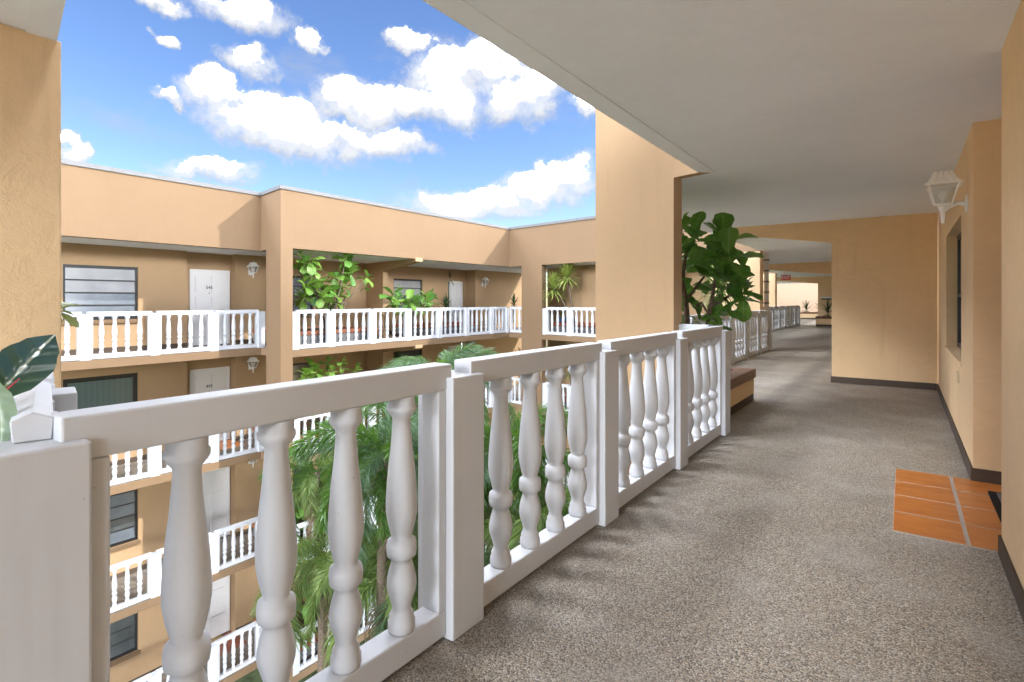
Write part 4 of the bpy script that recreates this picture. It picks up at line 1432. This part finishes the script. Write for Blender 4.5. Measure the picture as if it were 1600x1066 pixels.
# rubber plant at the left end
rubprof = pl([(0, .01), (.08, .05), (.3, .15), (.5, .17), (.75, .115), (.92, .04), (1, .003)])
rl = leaf_mesh('leaf', RUB, 0.30, rubprof, .35, .12, .0, 12, 3)
rlu = leaf_mesh('leaf', RUBU, 0.26, rubprof, .3, .25, .0, 12, 3)
rp_base = Vector((-1.72, 0.18, 0.35))
rp = thing('rubber_plant', 'rubber plant with broad glossy leaves at the left end of the railing', 'rubber plant', rp_base)
G().tube([(0, 0, -.05), (-.02, -.01, .25), (.01, .05, .5), (.044, .115, .72)], [.02, .017, .014, .008], 8).build('stem', BARK, rp)


def leaf_between(p, q, me, base, parent, roll, Lref):
    d = Vector(q) - Vector(p)
    return inst('leaf', me, parent, Vector(p) - base, orient(d, roll), d.length / Lref)


p0 = unproj(-25, 640, depth=1.22)
leaf_between(p0, unproj(96, 508, depth=1.50), rl, rp_base, rp, R(38), .30)
leaf_between(unproj(-10, 590, depth=1.15), unproj(24, 700, depth=1.17), rlu, rp_base, rp, R(-60), .26)
leaf_between(p0 + Vector((0, -.02, .02)), unproj(-60, 560, depth=1.15), rl, rp_base, rp, R(20), .30)
leaf_between(p0 + Vector((0, -.02, .0)), unproj(-50, 720, depth=1.2), rl, rp_base, rp, R(20), .30)
G().tube([p0 - rp_base, unproj(30, 592, depth=1.2) - rp_base], [.004, .0012], 6).build('bud', plain and RED, rp)
for a_, z_ in ((200, .66), (250, .55), (310, .60), (230, .42), (285, .34)):
    d_ = Vector((math.cos(R(a_)), math.sin(R(a_)), .35))
    inst('leaf', rl, rp, (0.01, 0.05 * z_, z_), orient(d_, .2), 1.0)
G().lathe([(.10, -.345), (.14, -.02), (.15, 0), (.13, 0)], 16).build('pot', POTD, rp)
# small succulent hanging over from behind the left pillar
succprof = pl([(0, .05), (.4, .16), (.75, .2), (.95, .12), (1, .02)])
sl = leaf_mesh('leaf', SUCC, 0.16, succprof, .25, .3, 0, 6, 2)
sb = unproj(88, 486, X=-3.62)
st = thing('succulent', 'pale green succulent peeping past the left pillar', 'succulent', sb)
G().tube([(0, -.25, -.25), (0, -.1, -.05), (0, 0, 0)], .012, 6).build('stem', BARK, st)
for i, (dx, dz) in enumerate([(30, -22), (42, -18), (20, -20), (26, 16), (40, 22), (34, 2), (14, 20), (8, -15)]):
    q = unproj(88 + dx, 486 + dz, X=-3.62 + (.05 if i % 2 else -.05))
    leaf_between(sb + (q - sb) * .12, q, sl, sb, st, rg.uniform(-1, 1), .19)

# ---- feathery palms rising out of the courtyard


def frond_mesh(m, L, arch, leaf, seed, hang=0.5, wid=.010, per=7):
    rng = random.Random(seed)
    g = G()
    n = 46
    pts = []
    p = Vector((0, 0, 0))
    for i in range(n + 1):
        t = i / n
        a = R(30) - arch * t ** 1.3
        pts.append(p.copy())
        p = p + Vector((math.cos(a), 0, math.sin(a))) * (L / n)
    g.tube(pts[::4], [.017 * (1 - .8 * k / (len(pts[::4]) - 1)) for k in range(len(pts[::4]))], 5)
    for i in range(6, n + 1):
        t = i / n
        tan = (pts[i] - pts[i - 1]).normalized()
        ll = leaf * (1.0 - .6 * abs(t - .45) ** 1.2) * (1 if t < .9 else .7)
        for k in range(per):
            an = k * 2 * math.pi / per + rng.uniform(-.45, .45) + i * .5
            side = Vector((0, math.cos(an), math.sin(an)))
            side = (side - tan * side.dot(tan)).normalized()
            d = (side * .8 + tan * (.6 + .4 * t)).normalized()
            l2 = ll * rng.uniform(.7, 1.12)
            b1 = pts[i] + d * l2 * .35
            mid = pts[i] + d * l2 * .68 + Vector((0, 0, -.14 * l2 * hang))
            tip = pts[i] + d * l2 * .95 + Vector((0, 0, -.36 * l2 * hang))
            wv = d.cross(Vector((rng.uniform(-1, 1), rng.uniform(-1, 1), rng.uniform(-.3, 1)))).normalized() * wid
            g.add([pts[i], b1 + wv, mid + wv * .7, tip, mid - wv * .7, b1 - wv], [(0, 1, 2, 4, 5), (2, 3, 4)], False)
    return g.mesh('frond', m)


FR = {}
for key, m in (('g', PALM), ('l', PALML), ('b', PALMB), ('d', DEADF)):
    FR[key] = [frond_mesh(m, L, ar, lf, sd, hg) for L, ar, lf, sd, hg in ((1.8, R(100), .42, 1, .8), (1.95, R(130), .46, 2, 1.2), (1.6, R(80), .40, 3, .7))]

palms = [((600, 700), 8.8, 'ggbb', 'nearest feathery palm, centred behind the third and fourth balusters', 26, .9),
         ((790, 700), 9.0, 'ggb', 'feathery palm behind the second railing panel', 24, .95),
         ((850, 820), 8.2, 'gll', 'low yellow green palm at the right of the courtyard', 22, .9),
         ((630, 870), 9.2, 'llb', 'low palm with pale drooping fronds beneath the tallest palm', 24, 1.0),
         ((495, 735), 11.0, 'gl', 'bright green palm against the far balconies', 18, .72),
         ((690, 590), 11.5, 'bbg', 'tall bluish palm reaching above the top rail', 22, .85),
         ((740, 900), 10.0, 'gb', 'deep palm seen low through the second railing panel', 22, 1.0),
         ((505, 860), 10.0, 'll', 'palm with a pale plume hanging before the third level balcony', 14, .8),
         ((620, 640), 10.5, 'bg', 'bluish palm behind the fourth baluster', 18, .75)]
for i, ((x, y), dp, keys, lb, nf, s) in enumerate(palms):
    c = unproj(x, y, depth=dp)
    rng = random.Random(100 + i)
    t = thing('palm_tree', lb, 'palm', (c.x, c.y, -11.48), 0, 'palms in the courtyard')
    H_ = c.z + 11.48
    lean = Vector((rng.uniform(-.3, .3), rng.uniform(-.3, .3), 0))
    G().tube([(lean.x, lean.y, 0), (lean.x * .5, lean.y * .5, H_ * .5), (0, 0, H_ - .6), (0, 0, H_ - .05)], [.13, .10, .085, .06], 12).build('trunk', BARK, t)
    nf = int(nf * 1.1)
    for k in range(nf):
        q = k / (nf - 1)
        an = k * 2.399 + rng.uniform(-.3, .3)
        pit = R(58) - R(100) * q + rng.uniform(-.15, .15)
        key = rng.choice(keys)
        if q > .92:
            key = 'd'
        inst('frond', rng.choice(FR[key]), t, (0, 0, H_ - .1 - .25 * q), Euler((rng.uniform(-.3, .3), -pit + R(20), an), 'XYZ'), s * rng.uniform(.8, 1.1))

# a thin cord-like flagpole line between the palms (pale pole seen behind the fronds)
gp = thing('garden_pole', 'thin pale pole standing among the palms', 'pole', (*unproj(714, 620, depth=12.0).xy, -11.48))
G().tube([(0, 0, 0), (0.05, 0.1, 11.85)], [.022, .008], 8).build('shaft', DRIFT, gp)

# welcome mat and tile doorstep on the lower floors
for k, m_, lb in ((1, TERRA, 'orange tile doorstep on the floor below the top'), (3, REDTILE, 'red tile doorstep on the lowest level in view')):
    t = thing('doorstep_tiles', lb, 'tiles', (-16.0, 7.6, FZ[k]))
    for a in range(3):
        for b in range(4):
            x0, y0 = -16.40 + a * .32, 6.98 + b * .33
            o = inst('tile', G().box(-.155, .155, -.16, .16, 0, .008).mesh('tile', m_), t, (x0 + .16 + 16.0, y0 + .165 - 7.6, .0005))
dm = thing('doormat', 'coir doormat with dark script before the white door on the lowest level', 'doormat', (-16.2, 7.55, FZ[3] + .009))
G().box(-.22, .22, -.45, .45, 0, .018).build('coir', MATT, dm)
pts = []
for i in range(64):
    t_ = i / 63
    pts.append((.02 - .055 * math.sin(t_ * 40) * (.6 + .4 * math.sin(t_ * 11)), -.36 + .70 * t_ + .02 * math.cos(t_ * 40), .02))
G().tube(pts, .008, 5).build('script', MATINK, dm)

# courtyard ground
tag(G().prism([(-40, -30), (20, -30), (20, 70), (-40, 70)], -11.7, -11.48).build('ground', GROUND), kind='structure')
